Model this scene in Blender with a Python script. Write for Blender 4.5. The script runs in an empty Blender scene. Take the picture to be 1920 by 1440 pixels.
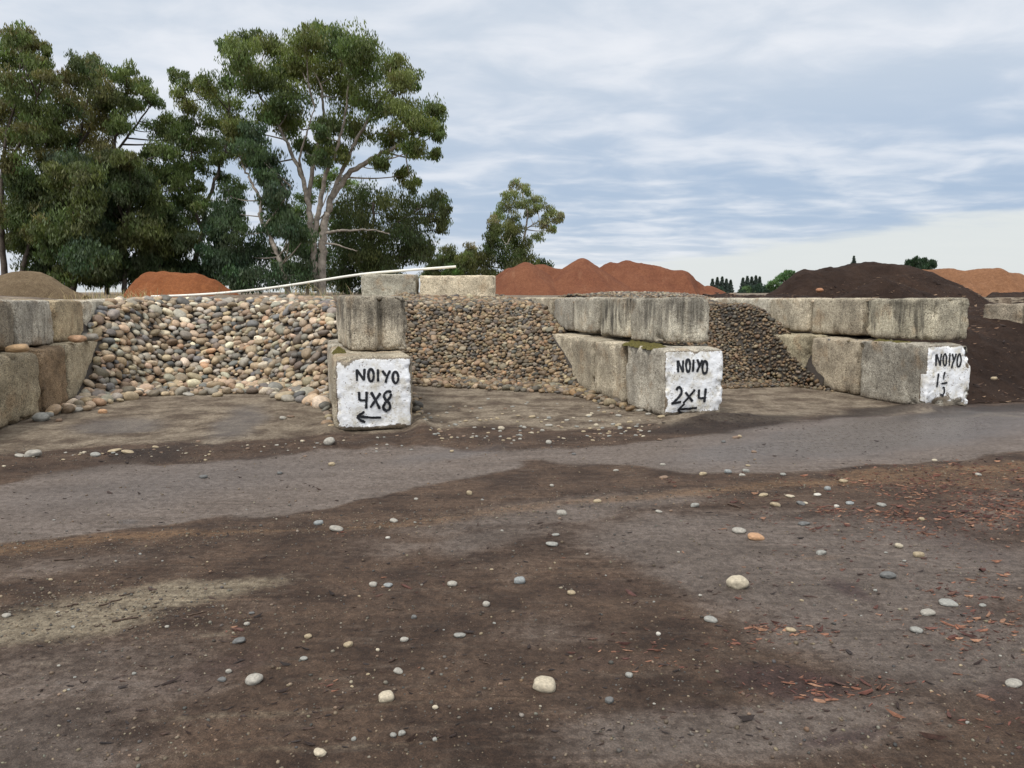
import bpy, bmesh, math, random
import numpy as np
from mathutils import Matrix, Vector, Euler

C = bpy.context.scene.collection
SC = bpy.context.scene
RNG = np.random.default_rng(7)
random.seed(7)

# ------------------------------------------------------------------ camera
F, CX, CY, CAMH = 1400.0, 960.0, 720.0, 1.365
TH = math.atan(172 / F)
cam = bpy.data.cameras.new('camera')
cam.sensor_width = 36
cam.lens = F / 1920 * 36
cam.clip_end = 6000
cam.clip_start = 0.05
camo = bpy.data.objects.new('camera', cam)
C.objects.link(camo)
camo.location = (0, 0, CAMH)
camo.rotation_euler = (math.pi / 2 - TH, 0, 0)
SC.camera = camo

SC.view_settings.view_transform = 'Standard'
SC.view_settings.look = 'None'
SC.view_settings.exposure = 0.1
SC.view_settings.gamma = 1

# ------------------------------------------------------------------ sun
SUN_EL, SUN_AZ = math.radians(58), math.radians(215)
sl = bpy.data.lights.new('sun', 'SUN')
sl.energy = 2.2
sl.angle = math.radians(14)
sl.color = (1, .96, .9)
so = bpy.data.objects.new('sun', sl)
C.objects.link(so)
sd = Vector((math.sin(SUN_AZ) * math.cos(SUN_EL), math.cos(SUN_AZ) * math.cos(SUN_EL), math.sin(SUN_EL)))
so.rotation_euler = sd.to_track_quat('Z', 'Y').to_euler()

# ------------------------------------------------------------------ node helper
class NT:
    def __init__(s, nt):
        s.nt = nt
    def n(s, typ, **kw):
        nd = s.nt.nodes.new(typ)
        for k, v in kw.items():
            if k.startswith('i_'):
                key = k[2:]
                key = int(key) if key.isdigit() else key.replace('_', ' ')
                s.set(nd.inputs[key], v)
            else:
                setattr(nd, k, v)
        return nd
    def set(s, inp, v):
        if isinstance(v, bpy.types.NodeSocket):
            s.nt.links.new(v, inp)
        elif isinstance(v, (tuple, list)) and inp.type == 'RGBA' and len(v) == 3:
            inp.default_value = (*v, 1)
        else:
            inp.default_value = v
    def math(s, op, a, b=0.0, clamp=False):
        nd = s.nt.nodes.new('ShaderNodeMath'); nd.operation = op; nd.use_clamp = clamp
        s.set(nd.inputs[0], a); s.set(nd.inputs[1], b)
        return nd.outputs[0]
    def vmath(s, op, a, b=(0, 0, 0)):
        nd = s.nt.nodes.new('ShaderNodeVectorMath'); nd.operation = op
        s.set(nd.inputs[0], a); s.set(nd.inputs[1], b)
        return nd.outputs[0]
    def mix(s, f, a, b, mode='MIX'):
        nd = s.nt.nodes.new('ShaderNodeMix'); nd.data_type = 'RGBA'; nd.blend_type = mode
        s.set(nd.inputs[0], f); s.set(nd.inputs[6], a); s.set(nd.inputs[7], b)
        return nd.outputs[2]
    def noise(s, vec, scale, detail=4, rough=.55, dist=0.0):
        nd = s.nt.nodes.new('ShaderNodeTexNoise')
        s.set(nd.inputs['Vector'], vec)
        nd.inputs['Scale'].default_value = scale; nd.inputs['Detail'].default_value = detail
        nd.inputs['Roughness'].default_value = rough; nd.inputs['Distortion'].default_value = dist
        return nd.outputs[0]
    def ss(s, v, a, b, lo=0.0, hi=1.0):
        nd = s.nt.nodes.new('ShaderNodeMapRange'); nd.interpolation_type = 'SMOOTHSTEP'
        s.set(nd.inputs[0], v)
        for k, x in zip((1, 2, 3, 4), (a, b, lo, hi)):
            s.set(nd.inputs[k], x)
        return nd.outputs[0]
    def mapping(s, vec, scale=(1, 1, 1), rot=(0, 0, 0), loc=(0, 0, 0)):
        nd = s.nt.nodes.new('ShaderNodeMapping')
        s.set(nd.inputs[0], vec); nd.inputs[1].default_value = loc
        nd.inputs[2].default_value = rot; nd.inputs[3].default_value = scale
        return nd.outputs[0]

# ------------------------------------------------------------------ world: Nishita sky seen through a broken overcast
w = bpy.data.worlds.new('World'); SC.world = w; w.use_nodes = True
w.node_tree.nodes.clear()
W = NT(w.node_tree)
sky = W.n('ShaderNodeTexSky', sky_type='NISHITA', sun_disc=False)
sky.sun_elevation = SUN_EL; sky.sun_rotation = SUN_AZ
sky.air_density = 1.2; sky.dust_density = 1.5
tc = W.n('ShaderNodeTexCoord')
sep = W.n('ShaderNodeSeparateXYZ'); W.set(sep.inputs[0], tc.outputs['Generated'])
X, Y, Z = sep.outputs
Zc = W.math('MAXIMUM', Z, 0.0)
den = W.math('ADD', Zc, .10)
pu = W.math('DIVIDE', X, den); pv = W.math('DIVIDE', Y, den)
comb = W.n('ShaderNodeCombineXYZ'); W.set(comb.inputs[0], pu); W.set(comb.inputs[1], pv)
pc = W.mapping(comb.outputs[0], (1, 1.25, 1), (0, 0, math.radians(-14)))
n1 = W.noise(pc, 1.15, 7, .55, .25)
n2 = W.noise(W.mapping(pc, (1, 1, 1), loc=(5, 3, 1)), .45, 3, .5)
n3 = W.noise(W.mapping(pc, (1, 1, 1), loc=(1, 9, 4)), 2.6, 5, .5, .5)
cl = W.math('ADD', W.math('MULTIPLY', n1, .45), W.math('ADD', W.math('MULTIPLY', n2, .22), W.math('MULTIPLY', n3, .38)))
cf = W.ss(cl, .40, .64)
ccol = W.mix(cf, (.595, .67, .77), (.85, .875, .925))
# bluer, darker underside low over the right half
band = W.math('MULTIPLY', W.ss(Z, .03, .09), W.ss(Z, .30, .12))
bandx = W.math('MULTIPLY', band, W.ss(X, -.55, .25, .5, 1.0))
bm = W.math('MULTIPLY', bandx, W.ss(cl, .66, .45, .30, 1.0))
ccol = W.mix(W.math('MULTIPLY', bm, .78), ccol, (.37, .49, .67))
# open pale strip under the cloud edge, wider towards the right
edge = W.math('ADD', W.ss(X, -.1, .62, .012, .088), W.math('MULTIPLY', W.math('SUBTRACT', n1, .5), .05))
opn = W.ss(W.math('SUBTRACT', edge, Z), -.012, .012)
ccol = W.mix(W.math('MULTIPLY', opn, .95), ccol, (.75, .785, .785))
ccol = W.mix(W.ss(Z, .36, .7, 0, .8), ccol, (.80, .79, .78))
gain = W.math('MULTIPLY', W.ss(Z, .33, .85, 1.0, 1.6), W.ss(Y, .1, -.5, 1.0, 1.35))
gn = W.n('ShaderNodeVectorMath', operation='SCALE'); W.set(gn.inputs[0], ccol); W.set(gn.inputs[3], W.math('MULTIPLY', gain, 9.6))
fin = W.mix(.93, sky.outputs[0], gn.outputs[0])
bg = W.n('ShaderNodeBackground'); W.set(bg.inputs[0], fin); bg.inputs[1].default_value = .1
out = W.n('ShaderNodeOutputWorld'); W.set(out.inputs[0], bg.outputs[0])

# ------------------------------------------------------------------ geometry helpers
ct, st = math.cos(TH), math.sin(TH)
def ray(px, py):
    a = (px - CX) / F; b = (CY - py) / F
    return np.array([a, ct + b * st, -st + b * ct])
def ground(px, py, z=0.0):
    d = ray(px, py); t = (z - CAMH) / d[2]
    return np.array([d[0] * t, d[1] * t, z])
def at(px, py, Yw):
    d = ray(px, py); t = Yw / d[1]
    return np.array([d[0] * t, Yw, CAMH + d[2] * t])
def project(P):
    P = np.asarray(P, float)
    x, y, z = P[..., 0], P[..., 1], P[..., 2] - CAMH
    dep = y * ct - z * st
    up = y * st + z * ct
    dep = np.where(np.abs(dep) < 1e-3, 1e-3, dep)
    return CX + F * x / dep, CY - F * up / dep, dep

def _h(ix, iy, iz, seed):
    h = (ix * 374761393 + iy * 668265263 + iz * 2147483647 + seed * 974634777) & 0xffffffff
    h = ((h ^ (h >> 13)) * 1274126177) & 0xffffffff
    h = (h ^ (h >> 16)) & 0xffffffff
    h = (h * 2246822519) & 0xffffffff
    return ((h ^ (h >> 15)) & 0xffffff) / float(0xffffff) * 2 - 1
def vnoise(P, seed=0):
    P = np.asarray(P, float)
    i = np.floor(P).astype(np.int64); f = P - i; f = f * f * (3 - 2 * f)
    r = 0
    for dx in (0, 1):
        for dy in (0, 1):
            for dz in (0, 1):
                wgt = (f[..., 0] if dx else 1 - f[..., 0]) * (f[..., 1] if dy else 1 - f[..., 1]) * (f[..., 2] if dz else 1 - f[..., 2])
                r = r + wgt * _h(i[..., 0] + dx, i[..., 1] + dy, i[..., 2] + dz, seed)
    return r
def fbm(P, seed=0, oct=4, gain=.5):
    P = np.asarray(P, float)
    if P.shape[-1] == 2:
        P = np.concatenate([P, np.zeros(P.shape[:-1] + (1,))], -1)
    s, a, t = 0, 1.0, 0
    for k in range(oct):
        s = s + a * vnoise(P * 2 ** k + 17.3 * k, seed + k); t += a; a *= gain
    return s / t * 1.5
def sstep(x, a, b):
    t = np.clip((x - a) / (b - a), 0, 1)
    return t * t * (3 - 2 * t)

def tag(o, label=None, cat=None, group=None, kind=None):
    if label: o['label'] = label
    if cat: o['category'] = cat
    if group: o['group'] = group
    if kind: o['kind'] = kind
    return o
def link(name, me, mat=None, parent=None):
    o = bpy.data.objects.new(name, me); C.objects.link(o)
    if mat and me is not None and not me.materials: me.materials.append(mat)
    if parent: o.parent = parent
    return o
def empty(name, loc, rz=0):
    o = bpy.data.objects.new(name, None); C.objects.link(o)
    o.location = loc; o.rotation_euler = (0, 0, rz); o.empty_display_size = .2
    return o
def np_mesh(name, V, Fc, col=None, smooth=True):
    """Fc: (n,3) or (n,4) int array; col: (nv,3|4) point colours"""
    me = bpy.data.meshes.new(name)
    V = np.asarray(V, np.float32); Fc = np.asarray(Fc, np.int32)
    k = Fc.shape[1]
    me.vertices.add(len(V)); me.vertices.foreach_set('co', V.ravel())
    me.loops.add(Fc.size); me.loops.foreach_set('vertex_index', Fc.ravel())
    me.polygons.add(len(Fc)); me.polygons.foreach_set('loop_start', np.arange(len(Fc), dtype=np.int32) * k)
    me.polygons.foreach_set('use_smooth', np.full(len(Fc), smooth))
    me.update(calc_edges=True)
    if col is not None:
        for nm, c in (col.items() if isinstance(col, dict) else (('Col', col),)):
            c = np.asarray(c, np.float32)
            if c.shape[1] == 3: c = np.concatenate([c, np.ones((len(c), 1), np.float32)], 1)
            a = me.color_attributes.new(nm, 'FLOAT_COLOR', 'POINT'); a.data.foreach_set('color', c.ravel())
    return me

# ------------------------------------------------------------------ materials
def new_mat(name):
    m = bpy.data.materials.new(name); m.use_nodes = True; m.node_tree.nodes.clear()
    T = NT(m.node_tree)
    b = T.n('ShaderNodeBsdfPrincipled'); o = T.n('ShaderNodeOutputMaterial'); T.set(o.inputs[0], b.outputs[0])
    b.inputs['Specular IOR Level'].default_value = .35
    return m, T, b
def bump(T, b, h, strength, dist):
    n = T.n('ShaderNodeBump'); n.inputs['Strength'].default_value = strength; n.inputs['Distance'].default_value = dist
    T.set(n.inputs['Height'], h); T.set(b.inputs['Normal'], n.outputs[0])
def attr(T, name):
    a = T.n('ShaderNodeAttribute'); a.attribute_name = name
    return a
def coord(T, k='Object'):
    return T.n('ShaderNodeTexCoord').outputs[k]

def m_ground():
    m, T, b = new_mat('yard_dirt_and_asphalt')
    P = coord(T)
    a1 = attr(T, 'm1'); a2 = attr(T, 'm2')
    s1 = T.n('ShaderNodeSeparateColor'); T.set(s1.inputs[0], a1.outputs['Color'])
    s2 = T.n('ShaderNodeSeparateColor'); T.set(s2.inputs[0], a2.outputs['Color'])
    asph, sand, rust = s1.outputs; dark = a1.outputs['Alpha']
    tan, wine, wet = s2.outputs
    Ps = T.mapping(P, (1, 2.3, 1), (0, 0, math.radians(-13)))
    nb = T.noise(P, .55, 6, .6, .3); ni = T.noise(P, 2.6, 8, .68, .2)
    nst = T.noise(Ps, 1.6, 7, .62, .2)
    nst2 = T.noise(T.mapping(P, (2.2, 7, 1), (0, 0, math.radians(-9))), 1.8, 5, .65)
    nf = T.noise(P, 22, 6, .7)
    ng = T.noise(P, 140, 3, .7)
    vor = T.n('ShaderNodeTexVoronoi'); T.set(vor.inputs['Vector'], P); vor.inputs['Scale'].default_value = 85
    def msk(v, amp=.55, lo=.35, hi=.65):
        x = T.math('ADD', v, T.math('MULTIPLY', T.math('SUBTRACT', T.math('ADD', T.math('ADD', T.math('MULTIPLY', nst, .3), T.math('MULTIPLY', ni, .45)), T.math('MULTIPLY', nf, .25)), .5), amp * 2))
        return T.ss(x, lo, hi)
    dirt = T.mix(T.ss(T.math('ADD', T.math('MULTIPLY', nst, .5), T.math('MULTIPLY', ni, .5)), .38, .62), (.046, .028, .019), (.122, .080, .054))
    dirt = T.mix(T.math('MULTIPLY', T.ss(nst2, .5, .72), .5), dirt, (.145, .112, .086))
    dirt = T.mix(T.math('MULTIPLY', T.ss(nb, .5, .7), .45), dirt, (.048, .033, .027))
    asp = T.mix(T.ss(nst, .3, .7), (.104, .082, .067), (.164, .134, .114))
    asp = T.mix(T.math('MULTIPLY', T.ss(nst2, .52, .75), .6), asp, (.10, .08, .07))
    col = T.mix(msk(asph, .8, .22, .80), dirt, asp)
    road = a2.outputs['Alpha']; rdm = T.ss(T.math('ADD', road, T.math('MULTIPLY', T.math('SUBTRACT', ni, .5), 1.5)), .15, .85)
    col = T.mix(T.math('MULTIPLY', rdm, .75), col, T.mix(T.ss(nst, .3, .7), (.136, .110, .093), (.182, .152, .132)))
    tn = T.mix(T.ss(ni, .36, .64), (.105, .078, .056), (.285, .24, .18))
    col = T.mix(msk(tan, .4), col, tn)
    col = T.mix(T.math('MULTIPLY', msk(rust, .7, .30, 1.0), .75), col, (.205, .125, .068))
    col = T.mix(T.math('MULTIPLY', msk(wine, .6, .3, .9), .75), col, (.052, .030, .028))
    col = T.mix(T.math('MULTIPLY', msk(sand, .9, .30, 1.0), .9), col, (.27, .23, .165))
    col = T.mix(T.math('MULTIPLY', msk(dark, .5, .3, .8), .8), col, (.030, .021, .017))
    col = T.mix(T.math('MULTIPLY', T.ss(wet, .1, .8), .6), col, (.118, .108, .105))
    tyre = T.noise(T.mapping(P, (1.0, 34, 1), (0, 0, math.radians(-7))), 1.0, 5, .6, .15)
    tm = T.ss(T.noise(P, .8, 3, .5), .45, .6)
    col = T.mix(T.math('MULTIPLY', T.ss(tyre, .54, .66, 0, .7), tm), col, T.mix(1.0, col, (.55, .52, .50), 'MULTIPLY'))
    col = T.mix(T.math('MULTIPLY', T.ss(tyre, .46, .36, 0, .45), tm), col, T.mix(1.0, col, (1.5, 1.45, 1.4), 'MULTIPLY'))
    nh = T.noise(P, 55, 5, .75)
    col = T.mix(T.ss(nh, .57, .50, 0, .5), col, T.mix(1.0, col, (.62, .60, .58), 'MULTIPLY'))
    # grain: dark pits and small pale grit
    col = T.mix(T.ss(ng, .42, .66, .0, .6), col, T.mix(1.0, col, (1.9, 1.85, 1.8), 'MULTIPLY'))
    col = T.mix(T.ss(nf, .58, .40, 0, .8), col, T.mix(1.0, col, (.55, .52, .5), 'MULTIPLY'))
    sp = T.math('MULTIPLY', T.ss(vor.outputs['Distance'], .16, .08), T.ss(T.noise(P, 9, 2), .56, .68))
    col = T.mix(T.math('MULTIPLY', sp, .6), col, (.36, .31, .24))
    T.set(b.inputs['Base Color'], col)
    am = msk(asph, .34)
    r = T.math('SUBTRACT', T.ss(nf, .3, .7, .86, .97), T.math('MULTIPLY', am, .2))
    r = T.math('SUBTRACT', r, T.math('MULTIPLY', T.ss(wet, .1, .8), .42))
    T.set(b.inputs['Roughness'], r)
    b.inputs['Specular IOR Level'].default_value = .3
    h = T.math('ADD', T.math('MULTIPLY', nf, .8), T.math('MULTIPLY', ng, .25))
    h = T.math('MULTIPLY', h, T.math('MULTIPLY', T.ss(am, 0, 1, 1, .6), T.ss(rdm, 0, 1, 1, .4)))
    bump(T, b, T.math('ADD', h, T.math('MULTIPLY', nh, .5)), 1.0, .028)
    return m

def m_concrete():
    m, T, b = new_mat('weathered_concrete')
    P = coord(T)
    oi = T.n('ShaderNodeObjectInfo')
    off = T.n('ShaderNodeVectorMath', operation='SCALE'); off.inputs[0].default_value = (37, 11, 5); T.set(off.inputs[3], oi.outputs['Random'])
    Q = T.vmath('ADD', P, off.outputs[0])
    tint = oi.outputs['Color']; stain = oi.outputs['Alpha']
    sp = T.n('ShaderNodeSeparateXYZ'); T.set(sp.inputs[0], P)
    nb = T.noise(Q, 2.6, 7, .66, .3)
    nf = T.noise(Q, 26, 5, .7)
    ng = T.noise(Q, 95, 3, .7)
    strk = T.noise(T.mapping(Q, (9, 9, .55)), 1.0, 6, .65)
    strk2 = T.noise(T.mapping(Q, (26, 26, 1.2)), 1.0, 4, .6)
    col = T.mix(T.ss(nb, .32, .7), (.95, .93, .89), (1.90, 1.88, 1.80))
    col = T.mix(1.0, tint, col, 'MULTIPLY')
    col = T.mix(T.math('MULTIPLY', T.ss(T.noise(T.vmath('ADD', Q, (3, 3, 3)), 3.1, 5, .6), .52, .68), .5), col, (.36, .25, .15))
    g = T.math('ADD', T.math('MULTIPLY', sp.outputs[2], 1.0), T.math('MULTIPLY', T.math('SUBTRACT', strk, .5), 1.9))
    sm = T.math('MULTIPLY', T.math('MULTIPLY', T.ss(g, .10, .42), stain), T.ss(T.noise(T.vmath('ADD', Q, (7, 1, 4)), 1.7, 3, .5), .38, .55, .45, 1.0))
    sm = T.math('MULTIPLY', sm, T.ss(strk2, .3, .6, .55, 1))
    col = T.mix(sm, col, (.050, .046, .040))
    base = T.ss(T.math('ADD', sp.outputs[2], T.math('MULTIPLY', nb, .16)), .20, .06)
    col = T.mix(T.math('MULTIPLY', base, .55), col, (.15, .11, .075))
    col = T.mix(T.ss(nf, .36, .52, .6, 0), col, T.mix(1.0, col, (.5, .47, .43), 'MULTIPLY'))
    col = T.mix(T.ss(ng, .40, .62), T.mix(1.0, col, (.62, .60, .57), 'MULTIPLY'), T.mix(1.0, col, (1.38, 1.36, 1.3), 'MULTIPLY'))
    v = T.n('ShaderNodeTexVoronoi'); T.set(v.inputs['Vector'], Q); v.inputs['Scale'].default_value = 36
    pit = T.math('MULTIPLY', T.ss(v.outputs['Distance'], .30, .16), T.ss(T.noise(Q, 5, 4, .7), .44, .58))
    col = T.mix(T.math('MULTIPLY', pit, .75), col, (.075, .06, .048))
    T.set(b.inputs['Base Color'], col); b.inputs['Roughness'].default_value = .93
    h = T.math('ADD', T.math('MULTIPLY', nf, .8), T.math('SUBTRACT', T.math('MULTIPLY', ng, .35), T.math('MULTIPLY', pit, .5)))
    bump(T, b, h, .9, .022)
    return m

def m_paint():
    m, T, b = new_mat('flaking_white_paint')
    P = coord(T)
    a = attr(T, 'Col'); s = T.n('ShaderNodeSeparateColor'); T.set(s.inputs[0], a.outputs['Color'])
    n1 = T.noise(P, 9, 6, .7, .5); n2 = T.noise(P, 60, 4, .7)
    x = T.math('ADD', s.outputs[0], T.math('MULTIPLY', T.math('SUBTRACT', T.math('ADD', T.math('MULTIPLY', n1, .6), T.math('MULTIPLY', n2, .4)), .5), 1.9))
    f = T.ss(x, .47, .53)
    conc = T.mix(T.ss(T.noise(P, 5, 5, .6), .35, .65), (.21, .16, .11), (.36, .31, .24))
    conc = T.mix(T.ss(T.noise(P, 95, 3, .7), .4, .6, 0, .5), T.mix(1.0, conc, (.6, .6, .6), 'MULTIPLY'), conc)
    white = T.mix(T.ss(T.noise(P, 7, 6, .7), .42, .68), (.84, .85, .86), (.58, .54, .45))
    v = T.n('ShaderNodeTexVoronoi'); T.set(v.inputs['Vector'], P); v.inputs['Scale'].default_value = 44
    pit = T.math('MULTIPLY', T.ss(v.outputs['Distance'], .34, .18), T.ss(T.noise(P, 11, 4, .7), .47, .58))
    white = T.mix(T.math('MULTIPLY', pit, .8), white, (.26, .21, .15))
    col = T.mix(f, conc, white)
    T.set(b.inputs['Base Color'], col); b.inputs['Roughness'].default_value = .8
    h = T.math('ADD', T.math('ADD', T.math('MULTIPLY', n2, .7), T.math('MULTIPLY', f, .35)), T.math('MULTIPLY', pit, -.6))
    bump(T, b, h, .8, .012)
    return m

def m_simple(name, c, rough=.8, var=.25, scale=30, bmp=.0, bd=.01, use=None):
    m, T, b = new_mat(name)
    P = coord(T)
    n = T.noise(P, scale, 5, .65)
    if use == 'object': base = T.n('ShaderNodeObjectInfo').outputs['Color']
    elif use: base = attr(T, use).outputs['Color']
    else: base = None
    lo, hi = 1 - var, 1 + var
    f = T.mix(T.ss(n, .3, .7), (lo, lo, lo), (hi, hi, hi))
    col = T.mix(1.0, base if base is not None else c, f, 'MULTIPLY')
    T.set(b.inputs['Base Color'], col); b.inputs['Roughness'].default_value = rough
    if bmp: bump(T, b, n, bmp, bd)
    return m

def m_stone(name, use):
    m, T, b = new_mat(name)
    P = coord(T)
    if use == 'object': base = T.n('ShaderNodeObjectInfo').outputs['Color']
    else: base = attr(T, 'Col').outputs['Color']
    k = 1.0 if use != 'object' else .07      # object-space stones are unit sized
    n = T.noise(P, 38 * k * 1.0, 5, .65, .4); n2 = T.noise(P, 220 * k, 3, .7)
    f = T.mix(T.ss(n, .35, .68), (.78, .77, .76), (1.2, 1.18, 1.14))
    col = T.mix(1.0, base, f, 'MULTIPLY')
    col = T.mix(T.ss(n2, .58, .72, 0, .35), col, T.mix(1.0, col, (.55, .5, .45), 'MULTIPLY'))
    T.set(b.inputs['Base Color'], col); b.inputs['Roughness'].default_value = .62
    b.inputs['Specular IOR Level'].default_value = .4
    bump(T, b, T.math('ADD', n, T.math('MULTIPLY', n2, .5)), .35 if use != 'object' else .10, .004 if use != 'object' else .015)
    return m

def m_heap(name, c1, c2, c3, sc=1.0, bstr=.8):
    m, T, b = new_mat(name)
    P = coord(T)
    n1 = T.noise(P, .8 * sc, 8, .7, .3); n2 = T.noise(P, 9 * sc, 6, .7); n3 = T.noise(P, 45 * sc, 4, .75)
    strk = T.noise(T.mapping(P, (3.5 * sc, .8 * sc, .7 * sc)), 1.0, 6, .65, .4)
    col = T.mix(T.ss(n1, .35, .65), c1, c2)
    col = T.mix(T.ss(strk, .56, .74, 0, .5), col, c3)
    col = T.mix(T.ss(n3, .36, .64, .6, 0), col, T.mix(1.0, col, (.42, .4, .4), 'MULTIPLY'))
    col = T.mix(T.ss(n3, .62, .74, 0, .7), col, T.mix(1.0, col, (2.0, 1.8, 1.6), 'MULTIPLY'))
    col = T.mix(T.ss(n2, .4, .64, .45, 0), col, T.mix(1.0, col, (.55, .5, .5), 'MULTIPLY'))
    T.set(b.inputs['Base Color'], col); b.inputs['Roughness'].default_value = .95
    b.inputs['Specular IOR Level'].default_value = .15
    bump(T, b, T.math('ADD', T.math('MULTIPLY', n2, .6), T.math('MULTIPLY', n3, .4)), bstr, .06)
    return m

def m_leaf():
    m, T, b = new_mat('eucalyptus_leaf')
    c = attr(T, 'Col').outputs['Color']
    T.set(b.inputs['Base Color'], c); b.inputs['Roughness'].default_value = .55
    b.inputs['Specular IOR Level'].default_value = .3
    tr = T.n('ShaderNodeBsdfTranslucent'); T.set(tr.inputs[0], T.mix(1.0, c, (1.25, 1.35, .7), 'MULTIPLY'))
    mx = T.n('ShaderNodeMixShader'); mx.inputs[0].default_value = .36
    T.set(mx.inputs[1], b.outputs[0]); T.set(mx.inputs[2], tr.outputs[0])
    o = [n for n in m.node_tree.nodes if n.type == 'OUTPUT_MATERIAL'][0]
    T.set(o.inputs[0], mx.outputs[0])
    return m

M = dict(
    ground=m_ground(), concrete=m_concrete(), paint=m_paint(),
    ink=m_simple('black_brush_paint', (.014, .015, .019), .55, .5, 60),
    stone=m_stone('river_stone', 'object'), stones=m_stone('river_stone_mass', 'mass'),
    core=m_simple('pile_gap_shade', (.028, .022, .017), .95, .4, 20),  # near black, painted shade for the gaps between pile stones
    red=m_heap('red_bark_fines', (.185, .072, .040), (.235, .098, .052), (.32, .165, .095)),
    tanpile=m_heap('tan_bark_fines', (.24, .12, .062), (.29, .148, .078), (.40, .225, .13)),
    orange=m_heap('orange_mulch', (.24, .085, .032), (.29, .11, .042), (.36, .16, .07)),
    brown=m_heap('brown_wood_chips', (.17, .125, .075), (.22, .165, .10), (.29, .23, .15)),
    dark=m_heap('dark_compost', (.030, .018, .013), (.055, .034, .024), (.095, .055, .036), 1.3, 1.0),
    leaf=m_leaf(),
    bark=m_simple('eucalyptus_bark', (.27, .235, .195), .85, .4, 3.0, .5, .05),
    barkdark=m_simple('dark_bark', (.085, .068, .055), .9, .4, 3.0, .5, .05),
    pipe=m_simple('white_pvc', (.74, .72, .64), .45, .08, 4),
    twig=m_simple('dry_twig', (.075, .05, .036), .85, .3, 20),
    grass=m_simple('dry_grass', (.42, .32, .16), .85, .3, 3, use='Col'),
    chip=m_simple('bark_chip', (.16, .06, .03), .75, .35, 60, .4, .004, use='Col'),
    moss=m_simple('moss', (.10, .085, .022), .95, .5, 70, .9, .02),
)
# ------------------------------------------------------------------ bay frame
VP = 555.0
AZ = math.atan((VP - CX) / F * ct)
class Wall:
    """a line of stacked blocks running away from the yard; o = near corner of the face we see"""
    def __init__(s, px, py, vp):
        s.o = ground(px, py)
        a = math.atan((vp - CX) / F * ct); s.a = a
        s.d = np.array([math.sin(a), math.cos(a), 0]); s.p = np.array([math.cos(a), -math.sin(a), 0])
    def pt(s, t, off=0, z=0): return s.o + s.d * t + s.p * off + np.array([0, 0, z])
    def t_at(s, px, off=0, z=.6):
        lo, hi = -3.0, 12.0
        inc = project(s.pt(hi, off, z))[0] > project(s.pt(lo, off, z))[0]
        for _ in range(50):
            m = (lo + hi) / 2
            if (project(s.pt(m, off, z))[0] < px) == inc: lo = m
            else: hi = m
        return (lo + hi) / 2
WA = Wall(0, 808, 690); WB = Wall(628, 812, 592); WC = Wall(1247, 785, 555); WD = Wall(1738, 769, 600)
U = WC.p[:2]; V_ = WC.d[:2]; O2 = WB.o[:2]
def uv(x, y):
    dx, dy = x - O2[0], y - O2[1]
    return dx * U[0] + dy * U[1], dx * V_[0] + dy * V_[1]
def xy(u, v): return O2[0] + u * U[0] + v * V_[0], O2[1] + u * U[1] + v * V_[1]
def line_u(wall, v, off=0):
    """u of wall face at bay depth v"""
    ou, ov = uv(wall.o[0] + wall.p[0] * off, wall.o[1] + wall.p[1] * off); du = wall.d[:2] @ U; dv = wall.d[:2] @ V_
    return ou + (v - ov) * du / dv
PLZ = 1.21
V1, V2 = 6.2, 7.3      # back of bay one, back of the others

def terrain_z(x, y, fine=True):
    u, v = uv(x, y)
    vs = np.where(u < 0, V1, V2)
    ub = line_u(WB, v)
    vs = V1 + (V2 - V1) * sstep(u, -.1, .3)
    f = sstep(v, vs, vs + .25)
    fl = sstep(line_u(WA, v, -.5) - u, 0, .25) * sstep(v, -1.2, -.9)
    f = np.maximum(f, fl)
    P = np.stack([x, y], -1)
    n = fbm(P * .35, 3, 3)
    pl = PLZ + .03 * n
    # low dirt shoulders on the upper level
    pl = pl + .11 * np.exp(-((u + 1.2) / 1.6) ** 2) * np.exp(-((v - 7.2) / .9) ** 2) * (1 + .5 * fbm(P * 2.1, 9, 3))
    pl = pl + .10 * np.exp(-((u + 4.6) / 1.0) ** 2) * np.exp(-((v - 5.6) / .9) ** 2)
    z = f * pl + (1 - f) * (.006 * fbm(P * 1.2, 5, 3) if fine else 0)
    if fine:
        near = (1 - f)
        r = np.hypot(x, y)
        z = z + near * (.0035 * fbm(P * 9, 11, 3) + .0015 * fbm(P * 40, 12, 2)) * np.exp(-r / 25)
        px, py, _ = project(np.stack([x, y, np.zeros_like(x)], -1))
        jx = 10 * fbm(P * 3, 61, 3)
        def ridge(pts, wd):
            yc = np.interp(px, [p[0] for p in pts], [p[1] for p in pts]); hh = np.interp(px, [p[0] for p in pts], [p[2] for p in pts])
            return hh * np.exp(-((py - yc + jx * .5) / wd) ** 2)
        rg_ = ridge([(-400, 880, .02), (0, 868, .03), (280, 855, .035), (600, 840, .045), (700, 832, .055), (800, 826, .05), (950, 838, .012), (1200, 830, 0)], 9)
        rg_ = rg_ + .085 * np.exp(-((px - 1345) / 85) ** 2 - ((py - 789 + jx * .4) / 9) ** 2)
        rg_ = rg_ + .06 * np.exp(-((px - 1740) / 70) ** 2 - ((py - 768 + jx * .4) / 7) ** 2)
        rg_ = rg_ + .05 * np.exp(-((px - 620) / 26) ** 2 - ((py - 812) / 18) ** 2) + .06 * np.exp(-((px - 790) / 22) ** 2 - ((py - 805) / 20) ** 2)
        z = z - near * .006 * tyre(x, y)
        z = z + near * rg_ * (1 + .5 * fbm(P * 7, 63, 3))
        z = z + f * .015 * fbm(P * 3.2, 21, 4)
    return z

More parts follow.
